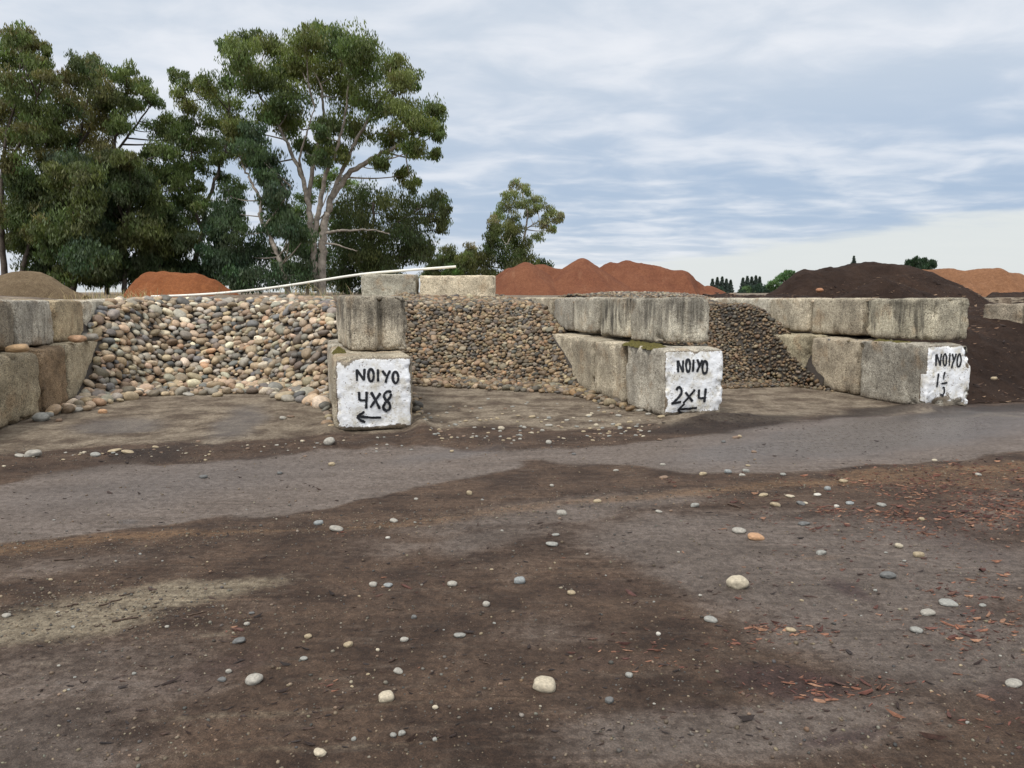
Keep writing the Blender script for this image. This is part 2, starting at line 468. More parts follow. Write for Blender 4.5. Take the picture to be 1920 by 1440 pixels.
TRACKS = []
for pl, off in (([(-300, 1130), (200, 1075), (700, 1030), (1200, 985), (1700, 930), (2200, 880)], 0), ([(-400, 1420), (150, 1360), (700, 1290), (1150, 1260), (1600, 1290), (2100, 1370)], 0), ([(900, 1500), (1180, 1290), (1420, 1130), (1560, 1000), (1640, 900)], 0), ([(-200, 870), (400, 845), (900, 850), (1500, 800), (2100, 790)], 0)):
    g_ = np.array([ground(*p)[:2] for p in pl]); t_ = np.linspace(0, len(g_) - 1, 24)
    g_ = np.stack([np.interp(t_, np.arange(len(g_)), g_[:, i]) for i in range(2)], -1)
    for _ in range(5): g_[1:-1] = (g_[:-2] + 2 * g_[1:-1] + g_[2:]) / 4
    TRACKS.append(g_)
def tyre(x, y):
    out = np.zeros(np.shape(x)); P = np.stack([x, y], -1)
    near = (np.hypot(x, y) < 14) & (y > 0)
    if not near.any(): return out
    Q = P[near]; res = np.zeros(len(Q))
    for g_ in TRACKS:
        best = np.full(len(Q), 1e9); sg = np.zeros(len(Q)); ar = np.zeros(len(Q)); acc = 0
        for a, b in zip(g_[:-1], g_[1:]):
            d = b - a; L = np.hypot(*d); u_ = np.clip(((Q - a) @ d) / L ** 2, 0, 1); c = a + u_[:, None] * d
            e = Q - c; dd = np.hypot(e[:, 0], e[:, 1]); s_ = np.sign(d[0] * e[:, 1] - d[1] * e[:, 0])
            m = dd < best; best[m] = dd[m]; sg[m] = s_[m]; ar[m] = (acc + u_ * L)[m]; acc += L
        lat = best * sg
        for o_ in (-.8, .8):
            l2 = lat - o_
            bar = .45 + .55 * sstep(np.sin(ar * 2 * math.pi / .085 + np.abs(l2) * 34), -.2, .6)
            res = np.maximum(res, sstep(.12 - np.abs(l2), 0, .03) * bar)
    w_ = sstep(fbm(Q * .8, 71, 3), -.25, .25)
    out[near] = res * w_ * .45
    return out
# ground marks, drawn from the photograph and laid out on the yard surface
def pmask(px, py, up, lo, soft=9):
    """band between two curves"""
    up = np.array(up, float); lo = np.array(lo, float)
    yu = np.interp(px, up[:, 0], up[:, 1]); yl = np.interp(px, lo[:, 0], lo[:, 1])
    return sstep(py - yu, -soft, soft) * sstep(yl - py, -soft, soft)
def blobs(px, py, L):
    r = np.zeros_like(px)
    for bx, by, rx, ry, s, *ang in L:
        a = math.radians(ang[0] if ang else -6)
        dx, dy = px - bx, py - by
        ex = (dx * math.cos(a) + dy * math.sin(a)) / rx; ey = (-dx * math.sin(a) + dy * math.cos(a)) / ry
        r = np.maximum(r, s * np.exp(-(ex * ex + ey * ey) ** 1.3 * .7))
    return r
def ground_masks(x, y):
    P3 = np.stack([x, y, np.zeros_like(x)], -1)
    px, py, dep = project(P3)
    w = fbm(np.stack([x * .9, y * 1.6], -1), 31, 4); w2 = fbm(np.stack([x * 2.2, y * 3.0], -1), 37, 3)
    k = np.clip((py - 560) / 300, .2, 2.2)
    px = px + 22 * k * w; py = py + 7 * k * w2
    A = pmask(px, py, [(-2000, 1010), (0, 905), (90, 890), (250, 872), (500, 862), (620, 851), (820, 842), (960, 850), (1100, 838), (1250, 828), (1400, 805), (1470, 792), (1700, 778), (1920, 775), (3500, 760)],
              [(-2000, 1100), (0, 1020), (130, 1008), (260, 990), (500, 966), (640, 945), (740, 920), (850, 896), (950, 878), (1010, 866), (1180, 875), (1400, 888), (1560, 884), (1700, 865), (1920, 850), (3500, 845)])
    road = A.copy()
    A2 = blobs(px, py, [(1500, 1060, 520, 95, .95, 3), (1250, 1010, 300, 45, .9), (1700, 1200, 330, 110, .85, 8), (1350, 1370, 480, 80, .72), (150, 1290, 420, 130, .55), (60, 1400, 300, 120, .7),
                        (1060, 960, 330, 26, .75), (950, 1005, 160, 30, .8), (700, 1030, 150, 30, .5), (150, 1060, 260, 22, .5), (1880, 960, 160, 40, .55), (1050, 1180, 200, 60, .45), (300, 1240, 300, 40, .45), (560,1130,160,30,.5)])
    A = np.maximum(A * 1.1, A2)
    A = A * (1 - .9 * blobs(px, py, [(1150, 1100, 170, 60, 1, 20), (1300, 1275, 230, 40, .8), (620, 1180, 150, 120, .6), (700, 1350, 300, 90, .6)]))
    sand = blobs(px, py, [(90, 1165, 210, 42, 1.1, -7), (290, 1120, 250, 24, .95, -7), (420, 1100, 130, 16, .8, -4), (120, 1255, 70, 22, .45), (500, 1335, 420, 9, .5, -4), (640, 1400, 420, 9, .5, -4), (900, 1345, 160, 8, .4), (420, 1185, 90, 8, .5)])
    rust = pmask(px, py, [(-2000, 1100), (0, 1022), (250, 1000), (600, 985), (900, 955), (1100, 935), (1400, 905), (1650, 878), (1920, 862), (3500, 820)],
                 [(-2000, 1120), (0, 1050), (250, 1022), (600, 1000), (900, 972), (1100, 955), (1400, 925), (1650, 905), (1920, 900), (3500, 870)], 12) * .78
    rust = np.maximum(rust, blobs(px, py, [(1780, 900, 130, 22, .7, 5), (1880, 960, 120, 22, .5), (1540, 1048, 40, 6, .6)]))
    dark = blobs(px, py, [(280, 857, 70, 12, .95), (180, 880, 160, 12, .5), (1360, 797, 150, 14, 1.0), (700, 835, 150, 10, .6), (1640, 772, 160, 9, .8), (1830, 772, 160, 8, 1.0),(390, 848, 200, 9, .4)])
    dark = np.maximum(dark, pmask(px, py, [(-2000, 940), (0, 862), (200, 858), (600, 838), (800, 825), (900, 845), (3000, 900)], [(-2000, 960), (0, 895), (200, 872), (600, 852), (800, 838), (900, 846), (3000, 900)], 8) * .45)
    tan = pmask(px, py, [(-2000, 600), (3000, 600)], [(-2000, 920), (0, 855), (250, 838), (600, 820), (900, 806), (1240, 806), (1400, 800), (1700, 768), (1800, 755), (3000, 700)], 14) * .70
    tan = np.maximum(tan, blobs(px, py, [(460, 760, 150, 26, .9, -6), (90, 830, 120, 16, .9), (1560, 752, 220, 22, .95, 3), (900, 760, 120, 18, .6), (1385, 772, 90, 6, 1.3, 8), (560, 800, 50, 6, 1.1, -15), (420, 745, 130, 10, .9), (1090, 760, 90, 12, .7), (1680, 765, 90, 5, 1.2, 5), (1860, 777, 90, 5, 1.2, 2)]))
    wine = blobs(px, py, [(1480, 1275, 170, 30, .9, 8), (1610, 1110, 60, 14, .9, 20), (430, 1250, 170, 30, .6, -18), (1150, 1090, 120, 30, .5), (1780, 1000, 200, 60, .55, 15), (1650, 960, 200, 26, .45, 12), (1580, 1375, 90, 14, .8), (1300, 1330, 120, 12, .6), (1900, 1300, 70, 60, .7), (1830, 1150, 120, 30, .5), (1150, 1250, 160, 18, .5), (900, 1130, 200, 50, .35)])
    wet = blobs(px, py, [(220, 800, 80, 14, .9, -4), (445, 793, 55, 22, .9, -20), (830, 855, 130, 12, .6), (1650, 815, 330, 34, .95), (1450, 840, 200, 22, .8), (300, 910, 360, 40, .5), (256, 973, 22, 6, .8)])
    trk = tyre(x, y)
    dark = np.maximum(dark, .9 * trk * (1 - .6 * road))
    return np.stack([A, sand, rust, dark], -1), np.stack([tan, wine, wet, road], -1)

def build_terrain():
    a1 = np.concatenate([np.linspace(-42, 42, 560), np.linspace(44, 318 - 2, 70)]) * math.pi / 180
    rr = np.concatenate([[.4, .8, 1.2, 1.5], np.geomspace(1.7, 17, 560), np.geomspace(17.3, 80, 60)[0:], np.geomspace(90, 5000, 24)])
    R, A = np.meshgrid(rr, a1, indexing='ij')
    x = R * np.sin(A); y = R * np.cos(A)
    z = terrain_z(x, y)
    nr, na = x.shape
    V = np.stack([x, y, z], -1).reshape(-1, 3)
    V = np.concatenate([V, [[0, 0, 0.0]]])
    idx = np.arange(nr * na).reshape(nr, na)
    nx = np.roll(idx, -1, 1)
    q = np.stack([idx[:-1], nx[:-1], nx[1:], idx[1:]], -1).reshape(-1, 4)[:, ::-1]
    m1, m2 = ground_masks(x, y)
    m1 = np.concatenate([m1.reshape(-1, 4), [[0, 0, 0, 0]]]); m2 = np.concatenate([m2.reshape(-1, 4), [[0, 0, 0, 1]]])
    up = (V[:, 2] > .5)
    m1[up] = (0, 0, 0, 0); m2[up, 0] = .65; m2[up, 1:3] = 0
    cen = np.array([[idx[0, j], len(V) - 1, nx[0, j], nx[0, j]] for j in range(na)])
    me = np_mesh('yard_ground', V, q, {'m1': m1, 'm2': m2})
    o = link('ground', me, M['ground']); tag(o, kind='structure')
    return o
build_terrain()

# ------------------------------------------------------------------ concrete blocks
def box_points(W, L, H, res):
    out = []
    def grid(n1, n2, f):
        a = np.linspace(0, 1, n1 + 1); b_ = np.linspace(0, 1, n2 + 1)
        A, B = np.meshgrid(a, b_, indexing='ij')
        P = f(A, B); idx = np.arange(A.size).reshape(A.shape)
        q = np.stack([idx[:-1, :-1], idx[1:, :-1], idx[1:, 1:], idx[:-1, 1:]], -1).reshape(-1, 4)
        out.append((np.stack(P, -1).reshape(-1, 3), q))
    nx, ny, nz = (max(4, int(round(d / res))) for d in (W, L, H))
    hx, hy = W / 2, L / 2
    z0 = lambda A: 0 * A
    grid(nx, nz, lambda a, b: ((a - .5) * W, z0(a) - hy, b * H))
    grid(nx, nz, lambda a, b: ((.5 - a) * W, z0(a) + hy, b * H))
    grid(ny, nz, lambda a, b: (z0(a) + hx, (a - .5) * L, b * H))
    grid(ny, nz, lambda a, b: (z0(a) - hx, (.5 - a) * L, b * H))
    grid(nx, ny, lambda a, b: ((a - .5) * W, (b - .5) * L, z0(a) + H))
    grid(nx, ny, lambda a, b: ((.5 - a) * W, (b - .5) * L, z0(a)))
    return out
class BlockSurf:
    def __init__(s, W, L, H, seed, amp=.010, chip=.07, r=.022, groove=None, side=None, bulge=0):
        s.__dict__.update(W=W, L=L, H=H, seed=seed, amp=amp, chip=chip, r=r, groove=groove, side=side, bulge=bulge)
    def __call__(s, P, lift=0.0):
        half = np.array([s.W / 2, s.L / 2, s.H / 2]); c = np.array([0, 0, s.H / 2])
        q = P - c
        inner = np.clip(q, -half + s.r, half - s.r)
        n = q - inner; n /= np.maximum(np.linalg.norm(n, axis=1, keepdims=True), 1e-9)
        pos = inner + s.r * n
        o = s.seed * 3.71
        d = s.amp * (fbm(pos * 2.3 + o, s.seed, 3) + .55 * fbm(pos * 8 + o, s.seed + 5, 3) + .22 * fbm(pos * 30 + o, s.seed + 9, 2))
        dist = np.sort(half - np.abs(q), axis=1)
        e = np.exp(-np.maximum(dist[:, 1], 0) / .055)
        e2 = np.exp(-np.maximum(dist[:, 1], 0) / .028)
        d -= 1.3 * s.chip * np.clip(fbm(pos * 6.5 + o + 9, s.seed + 3, 4) - .10, 0, 1) * e + .018 * np.abs(fbm(pos * 14 + o, s.seed + 4, 2)) * e2
        corner = np.exp(-np.maximum(dist[:, 2], 0) / .10)
        d -= .035 * corner * np.clip(.4 + fbm(pos * 3 + o, s.seed + 8, 2), 0, 1)
        if s.groove is not None:
            g, wd, dp = s.groove
            front = (n[:, 1] < -.5)
            x = pos[:, 0] / s.W + .5
            d -= np.where(front, dp * np.exp(-((x - g) / wd) ** 2), 0)
            d += np.where(front, .6 * dp * np.exp(-((x - g + 1.6 * wd) / wd) ** 2), 0)
        if s.side is not None:
            left = (n[:, 0] < -.5)
            d += np.where(left, s.side * np.sin(pos[:, 1] * 38) * np.exp(-np.abs(pos[:, 1] + s.L / 2) / .35), 0)
        if s.bulge:
            d += s.bulge * (1 - (2 * P[:, 2] / s.H - 1) ** 2) * (np.abs(n[:, 2]) < .5)
        return pos + c + n * (d + lift)[:, None]
def build_block(wall, t0, t1, off0, width, z0, H, seed, label, tint, stain, res=.035, tilt=-.02, rot=0.0, amp=.010, chip=.07, r=.022, groove=None, side=None, name='concrete_block', group='grey concrete blocks stacked as bay walls', left=False, bulge=0):
    L = t1 - t0 - .06
    S = BlockSurf(width, L, H, seed, amp, chip, r, groove, side, bulge)
    Vs, Fs, k = [], [], 0
    for P, q in box_points(width, L, H, res):
        Vs.append(S(P)); Fs.append(q + k); k += len(P)
    me = np_mesh('concrete_block', np.concatenate(Vs), np.concatenate(Fs))
    bm = bmesh.new(); bm.from_mesh(me); bmesh.ops.remove_doubles(bm, verts=bm.verts, dist=2e-4)
    bmesh.ops.recalc_face_normals(bm, faces=bm.faces)
    bm.to_mesh(me); bm.free()
    o = link(name, me, M['concrete'])
    cx = off0 + (width / 2 if not left else -width / 2)
    jr = np.random.default_rng(seed); cx += jr.uniform(-.025, .025) * (t0 > .1); rot += jr.uniform(-.014, .014) * (t0 > .1)
    tint = tuple(np.array(tint) * jr.uniform(.78, 1.16))
    p = wall.pt((t0 + t1) / 2, cx, z0)
    o.location = p; o.rotation_euler = (tilt, 0, -wall.a + rot)
    o.color = (*tint, stain)
    tag(o, label, 'concrete block', group)
    return o, S
def patch(o, S, x0, x1, z0, z1, maskf, res=.012, lift=.004, front=True):
    """paint film following the block's own surface; maskf(s,t) -> 0..1"""
    W_, L_, H_ = S.W, S.L, S.H
    if front:      # s runs along front width; s<0 wraps on the left side
        ss = np.arange(x0, x1 + 1e-6, res); zz = np.arange(z0, z1 + 1e-6, res)
    A, B = np.meshgrid(ss, zz, indexing='ij')
    X = np.where(A < 0, -W_ / 2, A - W_ / 2); Yp = np.where(A < 0, -L_ / 2 - A, -L_ / 2)
    over = A > W_
    X = np.where(over, W_ / 2, X); Yp = np.where(over, -L_ / 2 + (A - W_), Yp)
    P = np.stack([X, Yp, B], -1).reshape(-1, 3)
    V = S(P, lift)
    mk = maskf(A / W_, B / H_)
    idx = np.arange(A.size).reshape(A.shape)
    q = np.stack([idx[:-1, :-1], idx[1:, :-1], idx[1:, 1:], idx[:-1, 1:]], -1).reshape(-1, 4)
    keep = (mk.ravel()[q].max(1) > .22)
    q = q[keep]
    used = np.unique(q); rm = np.full(A.size, -1); rm[used] = np.arange(len(used))
    m = mk.ravel()[used]
    me = np_mesh('painted_patch', V[used], rm[q], np.stack([m, m, m], -1))
    p = link('painted_patch', me, M['paint'], o)
    return p
def lettering(p, o, S, strokes, X0, X1, Y0, Y1, width, lift=.0075, seed=0):
    """strokes in zoomed-photo units; X0..X1 is the face's width, Y0 bottom .. Y1 top"""
    Vs, Fs, k = [], [], 0
    rg = np.random.default_rng(seed)
    wd = 1.3 * width / abs(X1 - X0) * S.W
    for si, stx in enumerate(strokes):
        P = np.array(stx, float)
        P = np.stack([(P[:, 0] - X0) / (X1 - X0) * S.W, (Y0 - P[:, 1]) / (Y0 - Y1) * S.H], -1)
        seg = np.linalg.norm(np.diff(P, axis=0), axis=1); cum = np.concatenate([[0], np.cumsum(seg)])
        n = max(4, int(cum[-1] / .006))
        tt = np.linspace(0, cum[-1], n)
        Q = np.stack([np.interp(tt, cum, P[:, 0]), np.interp(tt, cum, P[:, 1])], -1)
        d = np.gradient(Q, axis=0); d /= np.maximum(np.linalg.norm(d, axis=1, keepdims=True), 1e-9)
        nn = np.stack([-d[:, 1], d[:, 0]], -1)
        hw = wd / 2 * (1 + .16 * fbm(np.stack([tt * 25, tt * 0 + si * 3.3, tt * 0], -1), seed, 2))
        hw[0] *= .65; hw[-1] *= .65
        cr = np.array([-1, -.33, .33, 1])
        rows = Q[:, None, :] + nn[:, None, :] * (hw[:, None] * cr[None])[:, :, None]
        rows += rg.normal(0, .0011, rows.shape) * (np.abs(cr) == 1)[None, :, None]
        Pb = rows.reshape(-1, 2)
        P3 = np.stack([Pb[:, 0] - S.W / 2, np.full(len(Pb), -S.L / 2), Pb[:, 1]], -1)
        Vs.append(S(P3, lift + .0003 * si))
        idx = np.arange(n * 4).reshape(n, 4) + k
        Fs.append(np.stack([idx[:-1, :-1], idx[1:, :-1], idx[1:, 1:], idx[:-1, 1:]], -1).reshape(-1, 4)); k += n * 4
    me = np_mesh('lettering', np.concatenate(Vs), np.concatenate(Fs))
    return link('lettering', me, M['ink'], p)
def ell(cx, cy, rx, ry, a0=0, a1=360, n=22):
    return [(cx + rx * math.cos(math.radians(a)), cy + ry * math.sin(math.radians(a))) for a in np.linspace(a0, a1, n)]

TAN_, GRY, LGT, BRN = (.355, .32, .26), (.325, .308, .275), (.435, .412, .36), (.285, .25, .20)
# ---- wall with the 4X8 sign
oB, SB = build_block(WB, 0, 1.55, 0, .765, 0, .745, 1, 'big lower block at the column left of centre, white face reading NOIYO 4X8', TAN_, .1, .026, 0, r=.05, chip=.05, bulge=.008)
def mB(s, t):
    d = np.minimum(np.minimum(s - .04, .985 - s), np.minimum(t - .055, .955 - t))
    m = sstep(d, -.05, .05) * .95
    m -= .75 * np.exp(-((s - .17) / .09) ** 2 - ((t - .92) / .07) ** 2)
    m -= .28 * np.exp(-((t - .735) / .02) ** 2) * (s < .25)
    m -= .2 * np.exp(-((s - .95) / .05) ** 2 - ((t - .32) / .06) ** 2) + .25 * np.exp(-((s - .8) / .15) ** 2 - ((t - .08) / .05) ** 2) + .28 * np.exp(-((s - .12) / .08) ** 2 - ((t - .06) / .09) ** 2)
    m -= .17 * np.exp(-((s - .62) / .22) ** 2 - ((t - .86) / .04) ** 2)
    return np.clip(m, 0, 1)
pB = patch(oB, SB, -.02, .775, .02, .73, mB)
tag(pB, 'white painted face with black brushed lettering NOIYO 4X8 and an arrow to the left')
S1 = [[(515, 510), (517, 345)], [(515, 350), (612, 500)], [(608, 505), (620, 338)], ell(705, 432, 36, 86), [(800, 350), (797, 525)], [(860, 370), (908, 450)], [(965, 372), (930, 440), (897, 545)],
      ell(1037, 472, 38, 80), [(540, 660), (538, 770), (560, 782), (632, 785)], [(640, 660), (628, 905)], [(700, 670), (760, 790), (815, 915)], [(828, 688), (750, 795), (685, 892)],
      [(970, 690), (955, 668), (915, 668), (880, 700), (872, 740), (900, 790), (945, 835), (958, 880), (945, 925), (905, 945), (868, 920), (862, 880), (885, 835), (925, 795), (962, 745), (972, 700)],
      [(505, 1010), (600, 1020), (700, 1035), (832, 1040)], [(500, 1010), (560, 975), (605, 943)], [(500, 1010), (545, 1060), (612, 1100)]]
lB = lettering(pB, oB, SB, S1, 200, 1270, 1225, 165, 27, seed=1)
build_block(WB, 1.56, 3.1, 0, .765, 0, .745, 2, 'lower block behind the NOIYO 4X8 block, its side half hidden by cobbles', GRY, .3)
e, sb = .155, .56
oU, SU = build_block(WB, sb, sb + 1.5, e, .62, .752, .575, 3, 'upper block with a vertical groove in its end, on top of the 4X8 block', (.33, .30, .25), .75, .022, 0, amp=.008, chip=.11, groove=(.52, .05, .075), side=.018, rot=.075)
build_block(WB, sb + 1.51, sb + 3.0, e, .62, .75, .56, 4, 'upper block behind the grooved one in the 4X8 wall, mostly hidden', GRY, .5)
# ---- wall with the 2X4 sign
lo = [0] + [WC.t_at(p) for p in (1171, 1115, 1072, 1028)] + [WC.t_at(1028) + 1.0]
lab = ['corner block of the lower row with the white end reading NOIYO 2X4', 'second lower block back from the NOIYO 2X4 end', 'third lower block back from the NOIYO 2X4 end, lit tan with a crack', 'fourth lower block back from the NOIYO 2X4 end, half buried in pebbles', 'fifth lower block back from the NOIYO 2X4 end, nearly buried in pebbles']
for i in range(5):
    H_ = .745
    o_, S_ = build_block(WC, lo[i], lo[i + 1], 0.0 + .01 * (i % 2), .725 if i == 0 else .72, -.004 if i == 0 else 0.01, H_ if i == 0 else .72, 10 + i, lab[i], TAN_ if i else GRY, (.22, .15, .2, .1, .1)[i], .026 if i == 0 else .032, -.016, amp=.012, chip=.08, r=.03 if i == 0 else .02)
    if i == 0: oC, SC_ = o_, S_
def mC(s, t):
    d = np.minimum(np.minimum(s - .01, 1.02 - s), np.minimum(t - .07, .965 - t))
    m = sstep(d, -.045, .045) * .97
    m -= .6 * np.exp(-((s - .52) / .06) ** 2 - ((t - .97) / .07) ** 2) + .45 * np.exp(-((s - .02) / .08) ** 2 - ((t - .22) / .12) ** 2)
    m -= .30 * np.exp(-((t - (.455 + .07 * s)) / .016) ** 2)
    m -= .16 * np.exp(-((s - .4) / .3) ** 2 - ((t - .56) / .07) ** 2)
    return np.clip(m, 0, 1)
pC = patch(oC, SC_, -.03, .745, .02, .735, mC)
tag(pC, 'white painted end with black brushed lettering NOIYO 2X4 and an arrow to the left')
S2 = [[(583, 600), (585, 430)], [(588, 430), (650, 600)], [(650, 600), (660, 428)], ell(726, 507, 29, 88), [(802, 420), (797, 600)], [(855, 420), (888, 510)], [(930, 430), (895, 505), (855, 605)],
      ell(970, 540, 37, 90), [(568, 862), (580, 822), (612, 815), (640, 850), (636, 910), (600, 965), (540, 1025), (498, 1048), (560, 1045), (638, 1033)], [(690, 890), (745, 955), (805, 1035)], [(835, 860), (760, 950), (668, 1055)],
      [(895, 860), (888, 975), (920, 990), (985, 985)], [(988, 848), (972, 1055)], [(872, 1130), (750, 1142), (620, 1145)], [(690, 1060), (650, 1110), (608, 1160)], [(608, 1150), (640, 1185), (682, 1215)]]
lettering(pC, oC, SC_, S2, 400, 1255, 1255, 270, 25, seed=2)
e2, sb2 = .28, .42
up = [sb2] + [WC.t_at(p, e2, 1.1) for p in (1181, 1123, 1073, 1035, 1004)] + [WC.t_at(1004, e2, 1.1) + 1.0]
lab = ['stained front block of the upper row above the NOIYO 2X4 block', 'upper block streaked with black stains, second back from the 2X4 end', 'pale upper block third back from the 2X4 end', 'upper block fourth back from the 2X4 end', 'upper block fifth back from the 2X4 end, cut off by the pebble slope', 'last upper block of the 2X4 wall, buried under pebbles']
for i in range(6):
    build_block(WC, up[i], up[i + 1], e2, .52, .775 - .005 * i, .52, 20 + i, lab[i], (LGT, (.36, .34, .29), LGT, GRY, TAN_, TAN_)[i], (.75, .95, .45, .35, .2, .2)[i], .026, -.022, amp=.007, chip=.12 if i == 0 else .06, groove=(.35, .05, .04) if i == 0 else None)
# ---- wall with the 1 1/2 sign
lo = [0] + [WD.t_at(p) for p in (1611, 1515, 1435)] + [WD.t_at(1435) + 1.2]
lab = ['corner block of the lower row with flaking white end reading NOIYO and a fraction', 'second lower block back from the NOIYO fraction end', 'rough cracked lower block third back in the right hand wall', 'fourth lower block of the right hand wall, under the gravel']
for i in range(4):
    o_, S_ = build_block(WD, lo[i], lo[i + 1], 0.01 * (i % 2), .62 if i == 0 else .70, 0, .75 if i == 0 else .73, 30 + i, lab[i], (GRY, BRN, (.30, .27, .20), TAN_)[i], (.3, .15, .1, .1)[i], .026 if i == 0 else .032, -.016, amp=.012 if i != 2 else .028, chip=.16 if i == 0 else .11, r=.022)
    if i == 0: oD, SD = o_, S_
def mD(s, t):
    d = np.minimum(np.minimum(s + .13 * (t < .55) * (t > .12) - .0, 1.0 - s), np.minimum(t - .03, .965 - t))
    m = sstep(d, -.045, .045)
    m -= .8 * np.exp(-((s - .30) / .17) ** 2 - ((t - .10) / .16) ** 2) * (s > .1) + .75 * np.exp(-((s - .72) / .30) ** 2 - ((t - .08) / .11) ** 2)
    m -= .65 * np.exp(-((s - .90) / .09) ** 2 - ((t - .67) / .06) ** 2) + .6 * np.exp(-((s - .96) / .05) ** 2 - ((t - .9) / .08) ** 2) + .35 * np.exp(-((s - .52) / .07) ** 2 - ((t - .24) / .05) ** 2)
    return np.clip(m, 0, 1)
pD = patch(oD, SD, -.24, .60, .02, .74, mD)
tag(pD, 'flaking white painted end with black brushed lettering NOIYO and one and a half')
S3 = [[(635, 580), (645, 412)], [(645, 412), (712, 580)], [(710, 580), (722, 410)], ell(780, 495, 26, 84), [(855, 400), (852, 582)], [(895, 410), (925, 500)], [(962, 410), (925, 520), (892, 620)],
      ell(1020, 510, 34, 92), [(677, 685), (670, 790), (665, 882)], [(782, 668), (768, 720), (772, 775)], [(730, 832), (845, 826)], [(758, 892), (790, 890), (803, 925), (798, 962), (770, 1000), (728, 985)], [(770, 1000), (768, 1022)]]
lettering(pD, oD, SD, S3, 500, 1240, 1190, 280, 21, seed=3)
e3, sb3 = .30, .28
up = [sb3] + [WD.t_at(p, e3, 1.1) for p in (1617, 1518, 1440, 1376)] + [WD.t_at(1376, e3, 1.1) + 1.2]
lab = ['dark weathered front block of the upper row above the NOIYO fraction block', 'upper block with a scar second back in the right hand wall', 'tan upper block third back in the right hand wall', 'smooth pale upper block where the gravel meets the right hand wall', 'last upper block of the right hand wall, behind the gravel']
for i in range(5):
    build_block(WD, up[i], up[i + 1], e3, .52, .77 - .006 * i, .515, 40 + i, lab[i], ((.29, .27, .22), TAN_, TAN_, LGT, LGT)[i], (.8, .2, .25, .1, .2)[i], .026, -.018, amp=.010 if i == 0 else .007, chip=.10 if i == 0 else .05, groove=(.78, .04, .03) if i == 0 else None)
# ---- left wall: its right face looks into the bay
lo = [-1.6] + [WA.t_at(p, 0, .5) for p in (78, 128)]
lab = ['rounded rough lower block at the left edge of the photo', 'narrow pitted brown lower block in the left wall', 'lower grey block of the left wall where the cobbles start', 'buried lower block of the left wall behind the cobbles']
b3 = WA.t_at(207, -.03, .5)
lo += [b3, b3 + 1.5]
for i in range(4):
    build_block(WA, lo[i], lo[i + 1], (0, -.03, -.03, -.03)[i], .8, 0, .73, 50 + i, lab[i], ((.30, .26, .19), (.20, .145, .095), (.33, .29, .22), GRY)[i], .15, .03, -.016, amp=.024 if i < 2 else .012, chip=.09, r=.06 if i < 2 else .04, left=True)
up = [WA.t_at(-70, -.18, 1.1)] + [WA.t_at(p, -.18, 1.1) for p in (29, 103, 158, 196, 232)] + [WA.t_at(232, -.18, 1.1) + 1.2]
lab = ['brown streaked upper block at the left edge of the photo', 'upper block with a dark round stain in the left wall', 'plain tan upper block in the middle of the left wall', 'smooth pale upper block of the left wall beside the cobbles', 'far grey upper block of the left wall above the cobbles', 'last upper block of the left wall, meeting the back wall']
for i in range(6):
    build_block(WA, up[i], up[i + 1], -.18, .7, .75 - .01 * i, .535, 60 + i, lab[i], (BRN, GRY, (.30, .25, .175), LGT, GRY, GRY)[i], (.4, .55, .15, .1, .15, .2)[i], .032, -.016, amp=.008, chip=.06, left=True)
# ---- back walls (nearly buried) and the loose third row
class Line(Wall):
    def __init__(s, p, q):
        s.o = np.array([*p, 0.0]); d = np.array(q) - np.array(p); s.len = np.linalg.norm(d); d = d / s.len
        s.d = np.array([d[0], d[1], 0]); s.p = np.array([d[1], -d[0], 0]); s.a = math.atan2(d[0], d[1])
def back_wall(u0, u1, v, n, names, seed):
    ln = Line(xy(u0, v), xy(u1, v)); st_ = ln.len / n
    for i in range(n):
        build_block(ln, i * st_, (i + 1) * st_, -.3, .6, .66, .60, seed + i, names[i], (GRY, TAN_, GRY)[i % 3], .1, .05, 0, amp=.007, chip=.05)
uA = line_u(WA, V1, -.9)
back_wall(uA, .1, V1 + .15, 3, ['left block of the back wall behind the cobble pile', 'middle block of the back wall behind the cobble pile', 'right block of the back wall behind the cobble pile'], 70)
for k, (a_, b_, c_) in enumerate(((681, 787, 'speckled grey block alone on the upper level, under the white pipe'), (788, 932, 'long smooth tan block alone on the upper level, right of the speckled one'))):
    P0 = at(a_, 560, 15.2); P1 = at(b_, 560, 15.2)
    ln = Line(P0[:2], P1[:2])
    o_, S_ = build_block(ln, 0, ln.len, -.25, .6, PLZ - .05, .56 if k == 0 else .535, 80 + k, c_, (.40, .385, .33) if k == 0 else (.40, .355, .28), .05, .028, 0, amp=.008, chip=.09 if k else .05, group='grey concrete blocks stacked as bay walls')
for k, (a_, b_, c_) in enumerate(((1850, 1876, 'small corner of a half buried block poking from the dark mulch at the right edge'), (1880, 1960, 'half buried grey block in the dark mulch at the right edge'))):
    P0 = at(a_, 598, 12.2); P1 = at(b_, 598, 12.5)
    ln = Line(P0[:2], P1[:2])
    build_block(ln, 0, ln.len, -.1, .6, .62, .56, 84 + k, c_, (.24, .21, .17), .4, .04, 0, amp=.015, chip=.10)
